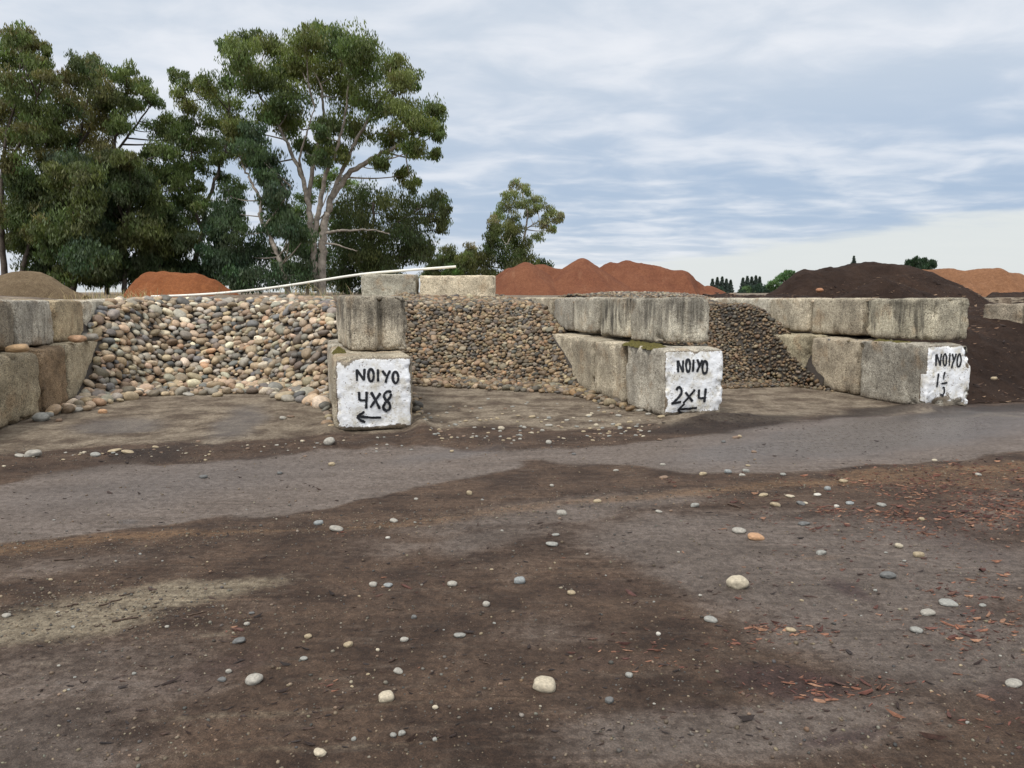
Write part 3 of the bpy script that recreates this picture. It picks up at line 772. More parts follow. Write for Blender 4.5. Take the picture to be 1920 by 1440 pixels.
# moss on ledges (grows on its block)
def moss(parent, pts, seed):
    rg = np.random.default_rng(seed); Vs, Fs, k = [], [], 0
    inv = parent.matrix_basis.inverted()
    for (p, r, h) in pts:
        n = 14
        A = rg.uniform(0, 6.28, 60); 
        g = np.linspace(-1, 1, n); X_, Y_ = np.meshgrid(g, g, indexing='ij')
        R_ = np.hypot(X_, Y_)
        Z_ = h * np.clip(1 - R_ ** 2, -.25, 1) * (1 + .5 * fbm(np.stack([X_ * 3, Y_ * 3], -1) + p[0] * 7, seed, 3))
        P = np.stack([p[0] + X_ * r, p[1] + Y_ * r * .6, p[2] + Z_], -1).reshape(-1, 3)
        P = np.array([inv @ Vector(q) for q in P])
        idx = np.arange(n * n).reshape(n, n) + k; k += n * n
        q = np.stack([idx[:-1, :-1], idx[1:, :-1], idx[1:, 1:], idx[:-1, 1:]], -1).reshape(-1, 4)
        Vs.append(P); Fs.append(q)
    me = np_mesh('moss', np.concatenate(Vs), np.concatenate(Fs)); return link('moss', me, M['moss'], parent)
moss(oC, [(WC.pt(.42 + .16 * i, .10 + .02 * (i % 2), .735), .13, .045) for i in range(5)], 5)
moss(oB, [(WB.pt(.42, .08, .745), .07, .06), (WB.pt(.52, .06, .745), .06, .04)], 6)
moss(oD, [(WD.pt(.5 + .15 * i, .14, .74), .12, .03) for i in range(4)], 7)
# ------------------------------------------------------------------ stones
def ico(sub):
    bm = bmesh.new(); bmesh.ops.create_icosphere(bm, subdivisions=sub, radius=1)
    V = np.array([v.co[:] for v in bm.verts]); Fc = np.array([[v.index for v in f.verts] for f in bm.faces]); bm.free()
    return V, Fc
ICO = {k: ico(k) for k in (1, 2, 3, 4)}
def stone_variant(sub, seed, ang=.0):
    V, Fc = ICO[sub]
    rg = np.random.default_rng(seed)
    p = rg.uniform(2.0, 2.7)
    Q = np.sign(V) * np.abs(V) ** (2 / p)
    Q /= np.maximum((np.abs(Q) ** p).sum(1, keepdims=True) ** (1 / p), 1e-6)
    d = 1 + .16 * fbm(V * .9 + seed * 5.1, seed, 2) + .03 * fbm(V * 2.0 + seed, seed + 3, 2)
    if ang:      # broken facets
        for _ in range(5):
            n = rg.normal(size=3); n /= np.linalg.norm(n); h = rg.uniform(.55, .85)
            s = Q @ n; Q = Q - np.where(s > h, (s - h) * .85, 0)[:, None] * n
    Q = Q * d[:, None]
    Q[:, 0] *= 1 + .18 * rg.uniform(-1, 1) * Q[:, 1]
    return Q, Fc
PAL = np.array([(.33, .265, .18), (.29, .22, .145), (.23, .17, .11), (.17, .125, .082), (.20, .183, .153), (.14, .13, .115), (.105, .105, .102), (.25, .225, .18), (.43, .375, .28), (.33, .215, .13), (.31, .24, .165), (.125, .10, .075), (.32, .29, .235), (.24, .16, .10)])
PW = np.array([9, 10, 9, 7, 10, 8, 6, 7, 4, 2, 8, 6, 4, 1.5]); PW /= PW.sum()
def stone_colors(rg, n, gain=1.0):
    c = PAL[rg.choice(len(PAL), n, p=PW)] * rg.uniform(.6, 1.25, (n, 1)) * rg.uniform(.95, 1.05, (n, 3))
    return c * gain
def rot_from(rg, nrm, jit, prefer=None):
    """matrix whose z is near nrm; x is roughly along prefer"""
    z = nrm + rg.normal(0, jit, 3); z /= np.linalg.norm(z)
    x = (prefer if prefer is not None else rg.normal(size=3)) + rg.normal(0, .8, 3)
    x = x - z * (x @ z); x /= np.linalg.norm(x)
    return np.stack([x, np.cross(z, x), z], 1)
def darts(rg, cand, rad, thr):
    """keep candidates (already ordered) no nearer than thr*(ri+rj)"""
    cell = rad.max() * 2 * thr; grid = {}; keep = []
    for i in range(len(cand)):
        p = cand[i]; k = tuple((p // cell).astype(int)); ok = True
        for dx in (-1, 0, 1):
            for dy in (-1, 0, 1):
                for dz in (-1, 0, 1):
                    for j in grid.get((k[0] + dx, k[1] + dy, k[2] + dz), ()):
                        q = cand[j]
                        if (p[0] - q[0]) ** 2 + (p[1] - q[1]) ** 2 + (p[2] - q[2]) ** 2 < (thr * (rad[i] + rad[j])) ** 2:
                            ok = False; break
                    if not ok: break
                if not ok: break
            if not ok: break
        if ok: grid.setdefault(k, []).append(i); keep.append(i)
    return np.array(keep)
def stone_pile(toe, uL, uR, htop, size, N, thr, indiv, name, cat, label, group, stuff_label, sub, seed, slope=38, vmax=7.0, gain=1.0, prefer_w=1.0, skirt=()):
    rg = np.random.default_rng(seed)
    T_ = np.array([ground(*p[:2])[:2] for p in toe]); tu, tv = uv(T_[:, 0], T_[:, 1]); o_ = np.argsort(tu); tu, tv = tu[o_], tv[o_]
    tsl = np.array([math.tan(math.radians(p[2] if len(p) > 2 else slope)) for p in toe])[o_]
    def hgt(u, v):
        vt = np.interp(u, tu, tv); tan = np.interp(u, tu, tsl)
        s = (v - vt); foot = .35
        h = np.where(s < foot, np.maximum(s, 0) ** 2 / (2 * foot) * tan, (s - foot / 2) * tan)
        top = htop(u, v)
        k = .12
        h = np.where(h > top - k, top - k + k * (1 - np.exp(-(h - top + k) / k)), h)
        x, y = xy(u, v)
        return h + .045 * fbm(np.stack([x, y], -1) * 1.5, seed, 3) * sstep(s, 0, .5)
    # core sheet below the stones, near black as painted shade for the gaps
    g = .06; uu = np.arange(tu.min() - .1, tu.max() + .6, g); vv = np.arange(tv.min() - .05, vmax, g)
    Ug, Vg = np.meshgrid(uu, vv, indexing='ij'); Hg = hgt(Ug, Vg)
    x, y = xy(Ug, Vg)
    ins = (Ug > uL(Vg, Hg) - .12) & (Ug < uR(Vg, Hg) + .12) & (Hg > .04)
    sz = size(rg, 1000); med = np.median(sz)
    Vc = np.stack([x, y, Hg - med * .55], -1).reshape(-1, 3)
    idx = np.arange(Ug.size).reshape(Ug.shape)
    q = np.stack([idx[:-1, :-1], idx[1:, :-1], idx[1:, 1:], idx[:-1, 1:]], -1).reshape(-1, 4)
    q = q[ins.ravel()[q].all(1)]
    used = np.unique(q); rm = np.full(Ug.size, -1); rm[used] = np.arange(len(used))
    coreV, coreF = Vc[used], rm[q]
    # stones, big ones first
    u = rg.uniform(tu.min(), tu.max() + .4, N); v = rg.uniform(tv.min(), vmax, N)
    s = np.sort(size(rg, N))[::-1]
    s = s[np.argsort(np.arange(N) + rg.normal(0, N * .12, N))]
    h = hgt(u, v); inside = (u > uL(v, h) + s * .25) & (u < uR(v, h) - s * .25) & (v > np.interp(u, tu, tv) - .02)
    u, v, s = u[inside], v[inside], s[inside]; h = hgt(u, v)
    e = .03; gu = (hgt(u + e, v) - hgt(u - e, v)) / (2 * e); gv = (hgt(u, v + e) - hgt(u, v - e)) / (2 * e)
    x, y = xy(u, v)
    Nn = np.stack([-(gu * U[0] + gv * V_[0]), -(gu * U[1] + gv * V_[1]), np.ones_like(u)], -1); Nn /= np.linalg.norm(Nn, axis=1, keepdims=True)
    Pp = np.stack([x, y, h], -1)
    lay = rg.choice([0, 1], len(u), p=[.3, .7])
    out = []
    for L_ in (0, 1):
        m = np.where(lay == L_)[0]
        kp = m[darts(rg, Pp[m], s[m] / 2, thr * (1.0 if L_ == 0 else .98))]
        for i in kp:
            off = (-.55 + .0 if L_ == 0 else -.05) * s[i] * .5
            P = Pp[i] + Nn[i] * (off + rg.uniform(-.12, .15) * s[i]); P[2] = max(P[2], s[i] * .22)
            out.append((P, s[i], Nn[i]))
    up3 = np.array([0, 0, 1.0])
    for px0, py0, px1, py1, wpx, n_ in skirt:      # stones that rolled off the foot of the pile
        cand, rr_ = [], []
        ss_ = np.sort(size(rg, n_))[::-1]
        for j in range(n_):
            t_ = rg.random(); P = ground(px0 + (px1 - px0) * t_ + rg.normal(0, wpx * .3), py0 + (py1 - py0) * t_ - abs(rg.normal(0, 1)) * wpx * .35)
            uu_, vv_ = uv(P[0], P[1])
            if uu_ < uL(vv_, .1) + ss_[j] * .4 or uu_ > uR(vv_, .1) - ss_[j] * .4: continue
            P[2] = max(ss_[j] * .26, float(hgt(uu_, vv_))); cand.append(P); rr_.append(ss_[j] / 2)
        if not cand: continue
        cand = np.array(cand); rr_ = np.array(rr_)
        for j in darts(rg, cand, rr_, thr * 1.02): out.append((cand[j], rr_[j] * 2, up3))
    M_ = []
    for P, sz_, nn in out:
        d3 = np.array([sz_ / 2 * rg.uniform(.95, 1.2), sz_ / 2 * rg.uniform(.72, .98), sz_ / 2 * rg.uniform(.48, .80)])
        up_ = nn * .55 + np.array([0, 0, 1.0]) * .6
        R = rot_from(rg, up_ / np.linalg.norm(up_), .30, np.array([U[0], U[1], 0]) * prefer_w)
        M_.append((P, R, d3))
    cols = stone_colors(rg, len(M_), gain)
    _, _, dep = project(np.array([m[0] for m in M_])); dep = np.asarray(dep)
    px, py, _ = project(np.array([m[0] for m in M_]))
    app = np.array([m[2][0] for m in M_]) / dep * ((px > -20) & (px < 1940)) * (1.0 - .75 * (np.array([m[0][2] for m in M_]) < 0))
    order = np.argsort(-app)
    big = set(order[:indiv].tolist()) if indiv else set()
    variants = [stone_variant(2 if sub >= 2 else 1, seed * 50 + k) for k in range(14)]
    if indiv:
        vm = []
        for k in range(14):
            Vv, Ff = stone_variant(3, seed * 50 + k); vm.append(np_mesh(name, Vv, Ff)); vm[-1].materials.append(M['stone'])
        for i in sorted(big):
            P, R, d3 = M_[i]
            o = bpy.data.objects.new(name, vm[i % 14]); C.objects.link(o)
            o.location = P; o.rotation_euler = Matrix(R.tolist()).to_euler(); o.scale = d3
            o.color = (*cols[i], 1); tag(o, label, cat, group)
    rest = [i for i in range(len(M_)) if i not in big]
    Vs, Fs, Cs, k = [], [], [], 0
    for i in rest:
        P, R, d3 = M_[i]; Vv, Ff = variants[i % 14]
        Vs.append((Vv * d3) @ R.T + P); Fs.append(Ff + k); k += len(Vv)
        Cs.append(np.broadcast_to(cols[i], (len(Vv), 3)))
    tri = np.concatenate([coreF[:, [0, 1, 2]], coreF[:, [0, 2, 3]]]) + k
    Vs.append(coreV); Fs.append(tri); Cs.append(np.broadcast_to((.035, .027, .02), (len(coreV), 3)))  # near-black sheet colour stands in for shade between the stones
    me = np_mesh(stuff_label[0], np.concatenate(Vs), np.concatenate(Fs), np.concatenate(Cs))
    o = link(stuff_label[0], me, M['stones']); tag(o, stuff_label[1], stuff_label[2], kind='stuff')
    print('pile', name, len(M_))
    return hgt
zl = .74
cob = stone_pile([(90, 765), (140, 757), (190, 750), (240, 740), (290, 731), (350, 726), (430, 724), (500, 727), (540, 735), (580, 742), (626, 748)],
    lambda v, h: line_u(WA, v, np.where(h > zl, -.17, .0)), lambda v, h: line_u(WB, v, np.where(h > zl, .14, 0)),
    lambda u, v: 1.17 + .03 * np.clip(v - 4, 0, 2), lambda rg, n: np.clip(rg.lognormal(math.log(.091), .30, n), .05, .20), 20000, .84, 300,
    'river_cobble', 'cobble', 'smooth rounded river cobble lying in the pile of large cobbles left of the 4X8 block', 'cobbles of the large cobble pile',
    ('river_cobbles', 'smaller and buried rounded cobbles filling the large cobble pile', 'cobbles'), 2, 3, slope=39, vmax=V1 - .05, gain=1.32, skirt=[(75, 787, 150, 768, 10, 18), (110, 778, 260, 742, 34, 420), (500, 742, 622, 768, 26, 420), (612, 750, 622, 810, 14, 70), (250, 744, 520, 738, 16, 260)])
pb = stone_pile([(740, 724), (778, 720), (850, 717), (930, 719), (960, 721, 34), (1040, 728, 26), (1080, 733, 24), (1118, 740, 23)],
    lambda v, h: line_u(WB, v, np.where(h > zl, .80, .77)), lambda v, h: line_u(WC, v, np.where(h > zl, .26, 0)),
    lambda u, v: 1.16 + .035 * np.clip(v - 4.2, 0, 3), lambda rg, n: np.clip(rg.lognormal(math.log(.057), .32, n), .034, .13), 34000, .80, 300,
    'river_pebble', 'pebble', 'rounded fist sized pebble lying in the slope of pebbles between the 4X8 and 2X4 blocks', 'pebbles of the middle slope',
    ('river_pebbles', 'smaller brown and grey pebbles filling the slope between the 4X8 and 2X4 blocks', 'pebbles'), 2, 4, slope=35, vmax=V2 + .3, gain=np.array([.84, .78, .69]), skirt=[(1060, 738, 1185, 772, 22, 420), (790, 724, 1120, 742, 34, 1500), (778, 745, 790, 800, 10, 60)])
gv = stone_pile([(1300, 732), (1355, 727), (1450, 719, 36), (1500, 719, 33), (1560, 725, 28), (1620, 738, 25), (1665, 750, 23)],
    lambda v, h: line_u(WC, v, .80) - .0 * h, lambda v, h: line_u(WD, v, np.where(h > zl, .30, 0)),
    lambda u, v: 1.16 + .03 * np.clip(v - 4.2, 0, 3) + .06 * np.exp(-((v - 6.5) / .8) ** 2), lambda rg, n: np.clip(rg.lognormal(math.log(.050), .25, n), .03, .09), 52000, .78, 0,
    'gravel', 'gravel', None, None, ('river_gravel', 'small dark brown rounded gravel sloping between the 2X4 block and the right hand wall', 'gravel'), 1, 5, vmax=V2 + .3, gain=np.array([.58, .53, .46]), skirt=[(1540, 722, 1715, 762, 24, 1600), (1355, 730, 1560, 722, 10, 700)])
# low heap of pebbles on the upper level, spilling over the wall heads
def strew(name, label, cat, pts, size, seed, gain=1.0, sub=1, flat=(.42, .72)):
    rg = np.random.default_rng(seed); Vs, Fs, Cs, k = [], [], [], 0
    vs = [stone_variant(sub, seed * 31 + j) for j in range(10)]
    cols = stone_colors(rg, len(pts), gain)
    for i, P in enumerate(pts):
        s = size(rg); d3 = np.array([s / 2 * rg.uniform(.95, 1.2), s / 2 * rg.uniform(.7, 1), s / 2 * rg.uniform(*flat)])
        R = rot_from(rg, np.array([0, 0, 1.0]), .22); Vv, Ff = vs[i % 10]
        Vs.append((Vv * d3) @ R.T + P + np.array([0, 0, d3[2] * .6])); Fs.append(Ff + k); k += len(Vv); Cs.append(np.broadcast_to(cols[i], (len(Vv), 3)))
    me = np_mesh(name, np.concatenate(Vs), np.concatenate(Fs), np.concatenate(Cs))
    return tag(link(name, me, M['stones']), label, cat, kind='stuff')
rg = np.random.default_rng(12); pts = []
for _ in range(5200):
    px = rg.uniform(1060, 1345); Yd = rg.uniform(14.3, 16.6)
    top = np.interp(px, [1060, 1100, 1160, 1240, 1300, 1345], [.0, .10, .14, .13, .09, .0])
    z = PLZ + top * (1 - ((Yd - 15.5) / 1.25) ** 2) + rg.uniform(-.04, .015)
    X_ = at(px, 550, Yd)[0]; pts.append((X_, Yd, z))
strew('gravel_heap', 'low heap of grey pebbles on the upper level behind the 2X4 wall', 'gravel', pts, lambda r: r.uniform(.04, .075), 12, .9)
pts = []
for wall, e_, a_, b_, n, z_ in ((WC, e2, 3.4, 6.0, 170, 1.275), (WC, e2, .5, 3.4, 26, 1.29), (WC, .02, 1.6, 5.0, 150, .715), (WD, e3, 1.3, 5.5, 260, 1.27), (WD, .02, 1.2, 4.5, 120, .73), (WD, .05, .3, 1.1, 12, .745)):
    for _ in range(n):
        t = rg.uniform(a_, b_) ; pts.append(tuple(wall.pt(t, e_ + rg.uniform(.03, .45 if z_ > 1 else .26), z_ - .02 * (t - 0))))
strew('ledge_pebbles', 'small pebbles lying on the tops and ledges of the concrete walls', 'pebbles', pts, lambda r: r.uniform(.03, .07), 13)

# ------------------------------------------------------------------ single stones on the yard
KC = dict(c=(.42, .37, .28), p=(.30, .285, .25), o=(.42, .25, .14), g=(.245, .245, .225), d=(.12, .122, .12), t=(.32, .26, .17), b=(.22, .235, .235), r=(.19, .13, .09), w=(.48, .46, .41))
KN = dict(c='cream', p='pale grey', o='orange tan', g='grey', d='dark grey', t='tan', b='blue grey', r='brown', w='white')
HAND = [(1385, 1090, 39, .85, 'c', 'largest round cream stone, right of centre in the yard'), (1021, 1286, 40, .75, 'c', 'big rounded cream stone low in the middle of the photo'),
 (1387, 995, 25, .5, 'p', 'pale grey flat oval stone beside the orange tan one'), (1418, 1007, 29, .5, 'o', 'orange tan oval stone in the middle of the yard'),
 (1667, 1080, 28, .6, 'd', 'dark grey bean shaped stone right of the largest cream stone'), (1724, 1039, 20, .6, 't', 'yellowish tan oval stone on the right side of the yard'),
 (1687, 1023, 15, .8, 'c', 'small cream stone just up and left of the yellowish tan one'), (1540, 1035, 17, .6, 'g', 'grey oval stone with an ochre stain in front of it'),
 (1508, 982, 20, .4, 'd', 'thin dark grey stone beside two bark chips'), (1741, 1150, 24, .5, 'p', 'pale grey oval stone between the long grey stone and the greenish one'),
 (1721, 1183, 24, .55, 'g', 'grey oval stone lowest of the three near the right edge'), (1780, 1132, 31, .35, 'g', 'long thin grey stone left of the bright orange chips'),
 (1904, 1281, 31, .5, 'p', 'pale flat stone cut by the right edge of the photo'), (1334, 1160, 25, .45, 'g', 'grey wedge shaped stone below the largest cream stone'),
 (1483, 1181, 18, .5, 't', 'small tan grey stone among red chips below the largest cream stone'), (1143, 1313, 16, .9, 'd', 'dark grey stone with a pale top right of the low cream stone'),
 (1180, 1266, 14, .8, 'g', 'small half pale stone up and right of the low cream stone'), (974, 1086, 20, .8, 'b', 'blue grey rounded stone in the middle foreground'),
 (1071, 1109, 15, .6, 't', 'angular tan stone chip right of the blue grey stone'), (1036, 1020, 21, .45, 'g', 'flat grey oval stone left of the middle'),
 (1042, 1002, 15, .4, 'g', 'thin dark topped pebble just above the flat grey oval'), (1053, 961, 18, .65, 'p', 'pale rounded stone near the rust coloured strip'),
 (1120, 940, 14, .6, 't', 'tan pebble on the rust coloured strip'), (1303, 948, 15, .6, 'g', 'dark sided grey pebble right of the tyre scrapes'), (1236, 961, 13, .5, 'p', 'pale flat pebble below the tyre scrapes'),
 (1455, 946, 18, .5, 't', 'tan grey oval pebble below the cream flat one'), (1482, 930, 17, .4, 'c', 'cream flat pebble right of the broken tan one'), (1432, 927, 18, .45, 't', 'broken tan stone left of the cream flat pebble'),
 (1503, 943, 16, .5, 'd', 'dark grey pebble touching a pale one'), (1511, 942, 10, .5, 'c', 'pale pebble touching the dark grey one'), (1595, 943, 16, .5, 'b', 'blue grey oval pebble right of the white one'), (1654, 946, 17, .5, 'g', 'grey oval pebble beside orange chips'),
 (1533, 927, 13, .45, 'w', 'white flat pebble in the right half of the yard'), (1553, 915, 13, .8, 'b', 'blue round pebble near the rust strip'), (1583, 901, 16, .5, 't', 'tan pebble on the rust strip beside dark chips'), (1569, 948, 9, .8, 'w', 'small white round pebble above orange chips'),
 (1836, 889, 13, .6, 'p', 'pale pebble near the right edge of the yard above the chips'), (1753, 863, 10, .6, 'c', 'small cream pebble at the road edge on the right'), (1469, 889, 12, .6, 'g', 'grey pebble at the lower edge of the wet road'),
 (1399, 883, 13, .6, 'g', 'grey pebble topmost of the cluster of four at the road edge'), (1392, 890, 11, .5, 'p', 'pale flat pebble of the cluster of four at the road edge'), (1403, 873, 9, .5, 't', 'tan tiny pebble above the cluster at the road edge'), (1365, 884, 13, .7, 'b', 'blue grey pebble left of the cluster at the road edge'),
 (1318, 888, 13, .6, 't', 'tan square pebble at the road edge'), (1243, 871, 10, .6, 'p', 'pale pebble at the lower road edge, in the middle'), (1155, 882, 11, .5, 'p', 'pale oval pebble on brown dirt below the road'), (1245, 895, 17, .4, 'r', 'flat brownish pebble on the dirt tongue below the road'), (1035, 910, 8, .8, 'p', 'tiny pale pebble on the brown dirt tongue'),
 (1076, 851, 8, .7, 'd', 'tiny dark stone at the upper road edge'), (1414, 847, 9, .6, 'r', 'small brown stone on the wet road'), (1029, 831, 12, .8, 'p', 'pale round pebble at the dirt edge of the road'),
 (1843, 1135, 12, .5, 'g', 'small greenish grey pebble above the bright orange chips'), (1235, 1187, 9, .9, 'w', 'small white angular stone below the middle'), (1729, 972, 10, .8, 't', 'brown tan pebble among red chips on the right'),
 (474, 1273, 31, .75, 'p', 'speckled light grey stone in the left foreground'), (447, 1201, 23, .4, 'd', 'long dark edged stone standing oblique in the left foreground'), (723, 1309, 27, .8, 'c', 'cream lump of stone left of the low centre'),
 (753, 1374, 13, .8, 'g', 'upright grey oval pebble at the bottom, right one of a pair'), (737, 1378, 12, .8, 'g', 'smaller leaning grey pebble at the bottom, left one of a pair'), (598, 1411, 24, .6, 'c', 'pale cream stone at the very bottom edge'),
 (758, 1198, 16, .65, 'p', 'pale stone in the left centre foreground'), (861, 1192, 22, .4, 'g', 'low grey stone half sunk in dirt in the centre'), (747, 1260, 19, .6, 'p', 'pale grey stone above the cream lump'), (652, 1207, 17, .7, 't', 'pale tan wedge stone in the left centre'),
 (577, 1192, 14, .8, 't', 'tan rounded pebble right of the oblique dark stone'), (569, 1233, 15, .5, 'g', 'dull grey pebble above the dark purple stain'), (848, 1093, 20, .6, 'p', 'pale rounded stone in the left centre of the yard'), (727, 1097, 17, .45, 'b', 'blue grey oval pebble, right one of a pair'),
 (699, 1095, 15, .7, 'p', 'pale pebble, left one of a pair'), (776, 1156, 10, .9, 'd', 'dark grey round pebble in the centre foreground'), (912, 1130, 14, .9, 'p', 'pale egg shaped pebble left of the blue grey stone'), (597, 980, 18, .6, 'b', 'grey green oval stone left on the rust strip'),
 (629, 992, 25, .45, 'p', 'pale angular flat stone beside an orange chip'), (738, 977, 17, .5, 'p', 'pale flat stone among crumbs on the rust strip'), (727, 1009, 8, .8, 'w', 'tiny white stone below the rust strip'), (428, 1257, 11, .95, 'p', 'small blocky pale stone above the speckled one'),
 (416, 1273, 16, .5, 'd', 'dark stone with pale top left of the speckled stone'), (617, 838, 21, .85, 'p', 'round pale grey stone in front of the 4X8 block'), (621, 870, 13, .7, 't', 'tan and dark stone on the road below the round pale one'), (524, 887, 9, .8, 'd', 'dark round stone on the left road'),
 (381, 894, 15, .6, 'd', 'black stone on the left part of the road'), (60, 858, 28, .55, 'p', 'pale grey stone largest of the group at the left road edge'), (36, 861, 18, .4, 'p', 'flat pale stone left in the group at the road edge'), (212, 852, 25, .3, 't', 'flat pinkish tan stone at the dirt strip on the left'),
 (238, 854, 23, .35, 't', 'flat tan stone right of the pinkish one at the dirt strip'), (178, 856, 19, .5, 'g', 'grey stone left of the two flat tan ones'), (291, 840, 12, .5, 't', 'small tan stone above the dark mulch stain'), (880, 924, 11, .9, 't', 'tan pebble below the road in the centre left'), (780, 935, 9, .6, 'p', 'pale pebble left of the tan one below the road'),
 (663, 1384, 10, .95, 'g', 'small grey round pebble near the bottom, left of the pair'), (815, 1387, 9, .95, 'g', 'small grey round pebble near the bottom, right of the pair'), (462, 1168, 10, .8, 'p', 'small pale pebble above orange crumbs on the left'), (471, 1147, 10, .5, 'd', 'small dark pebble left on the sand edge'),
 (816, 1328, 11, .9, 'c', 'cream broken chip right of the cream lump'), (10, 1154, 16, .5, 'p', 'pale pebble on the sand at the left edge'), (708, 1216, 8, .8, 'c', 'small cream pebble between the tan wedge and the centre'),
 (1160, 779, 13, .5, 'p', 'white oval pebble in front of the pebble slope'), (1181, 791, 11, .5, 't', 'tan pebble near the foot of the 2X4 block'), (1029, 798, 14, .4, 'p', 'pale flat pebble in the middle bay floor'), (998, 782, 13, .5, 't', 'tan oval pebble in the middle bay floor'), (1105, 779, 11, .5, 'c', 'cream pebble in the middle bay floor'),
 (1118, 797, 9, .9, 'c', 'cream upright pebble in the middle bay floor'), (1201, 769, 14, .4, 'p', 'pale grey pebble against the 2X4 block'), (1216, 776, 12, .5, 'p', 'second pale pebble against the 2X4 block'), (1240, 783, 14, .5, 't', 'tan pebble against the corner of the 2X4 block'),
 (940, 804, 14, .7, 'c', 'cream pebble in the middle of the scattered row'), (530, 784, 14, .6, 'p', 'pale pebble alone on the floor of the cobble bay'), (545, 781, 13, .4, 'r', 'brown flat pebble beside the pale one in the cobble bay'), (592, 757, 20, .7, 'o', 'orange tan cobble at the tip of the cobble pile'),
 (407, 740, 20, .6, 't', 'tan oval cobble rolled out of the cobble pile'), (352, 740, 24, .35, 'p', 'thin pale cobble rolled out of the cobble pile'), (433, 733, 18, .6, 't', 'tan cobble just outside the cobble pile'), (192, 771, 15, .7, 'o', 'orange brown cobble left of the cobble bay floor'), (110, 788, 12, .7, 'r', 'small brown cobble by the left wall'),
 (75, 782, 30, .75, 'g', 'big grey cobble against the left wall'), (90, 777, 18, .7, 'g', 'grey cobble leaning on the big one by the left wall'), (137, 768, 29, .4, 'p', 'flat pale cobble at the left end of the cobble pile'),
 (1865, 709, 11, .7, 't', 'tan pebble stuck in the dark mulch slope'), (371, 827, 9, .6, 'r', 'small brown stone on the cobble bay floor'), (1387, 818, 8, .9, 't', 'small tan stone of the trio in front of the 2X4 block'), (1380, 820, 13, .5, 'r', 'brown stone of the trio in front of the 2X4 block'), (1357, 829, 8, .8, 'd', 'dark stone of the trio in front of the 2X4 block')]
big_vars = []
for k in range(16):
    Vv, Ff = stone_variant(4, 900 + k); big_vars.append(np_mesh('river_stone', Vv, Ff)); big_vars[-1].materials.append(M['stone'])
rg = np.random.default_rng(77)
def place_stone(px, py, wpx, hr, key, label, group=None, variant=None, zbase=0.0, name='river_stone'):
    P = ground(px, py + wpx * hr * .35, zbase); dep = float(project(P)[2])
    a = wpx / 2 / F * dep
    hz = a * min(1.0, hr * 1.0) * .85
    b = a * (.85 if hr > .7 else .75)
    o = bpy.data.objects.new(name, big_vars[rg.integers(16) if variant is None else variant]); C.objects.link(o)
    ter = float(terrain_z(np.array(P[0]), np.array(P[1] + b * .4))) if zbase == 0 else zbase
    o.location = (P[0], P[1] + b * .5, ter + hz * .62)
    o.scale = (a, b, hz); o.rotation_euler = (rg.uniform(-.12, .12), rg.uniform(-.15, .15), rg.uniform(-.35, .35))
    c = np.array(KC[key]) * rg.uniform(.92, 1.08); o.color = (*c, 1)
    tag(o, label, 'stone', group); return o
for h_ in HAND:
    zb = 0.0
    if h_[0] == 1865: zb = .55
    place_stone(*h_[:5], h_[5], zbase=zb)
G1 = 'small pebbles scattered on the middle bay floor'
n = 0
while n < 150:
    px, py = rg.uniform(785, 1250), 742 + 92 * rg.beta(2.2, 1.6)
    edge_ = np.interp(px, [785, 1080, 1180, 1250], [735, 745, 770, 795])
    if py < edge_: continue
    place_stone(px, py, rg.uniform(3.5, 9), rg.uniform(.35, .7), rg.choice(list('cptgtrgr')), 'small loose pebble scattered on the dirt floor in front of the pebble slope', G1, name='pebble'); n += 1
G2 = 'little pebbles along the dirt strip at the road edge'
for i in range(70):
    px = rg.uniform(0, 1000); py = np.interp(px, [0, 300, 620, 800, 1000], [868, 852, 842, 832, 815]) + rg.normal(0, 8)
    place_stone(px, py, rg.uniform(3.5, 8), rg.uniform(.35, .7), rg.choice(list('cptgr')), 'little pebble in the dark dirt strip between the bays and the road', G2, name='pebble')
G3 = 'small pebbles on the yard in the foreground'
for i in range(75):
    px = rg.uniform(0, 1920); py = 930 + 500 * rg.beta(1.1, 1.5)
    place_stone(px, py, rg.uniform(3.5, 8), rg.uniform(.4, .9), rg.choice(list('ptgrgr')), 'little loose pebble on the open yard in front of the road', G3, name='pebble')
# stones resting on the left wall
def rest_stone(P, dims, col, label, rz=0):
    o = bpy.data.objects.new('river_stone', big_vars[rg.integers(16)]); C.objects.link(o)
    o.location = P; o.scale = dims; o.rotation_euler = (.05, -.04, rz); o.color = (*col, 1); tag(o, label, 'stone'); return o
q = ground(33, 660, .75); rest_stone((q[0], q[1], .745 + .045), (.10, .075, .045), (.36, .24, .13), 'flat orange brown cobble on the ledge of the left wall', .1)
q = ground(145, 642, .74); rest_stone((q[0], q[1], .735 + .05), (.105, .08, .045), (.36, .22, .13), 'flat reddish cobble on the ledge near the cobble pile', -.1)
q = ground(160, 639, .74); rest_stone((q[0], q[1] + .1, .73 + .05), (.10, .08, .05), (.22, .20, .17), 'grey cobble touching the reddish one on the left ledge')
q = at(137, 547, 10.6); rest_stone((q[0], q[1], float(terrain_z(np.array(q[0]), np.array(q[1]))) + .06), (.115, .09, .05), (.55, .48, .36), 'big pale stone on the dirt above the left wall', .1)

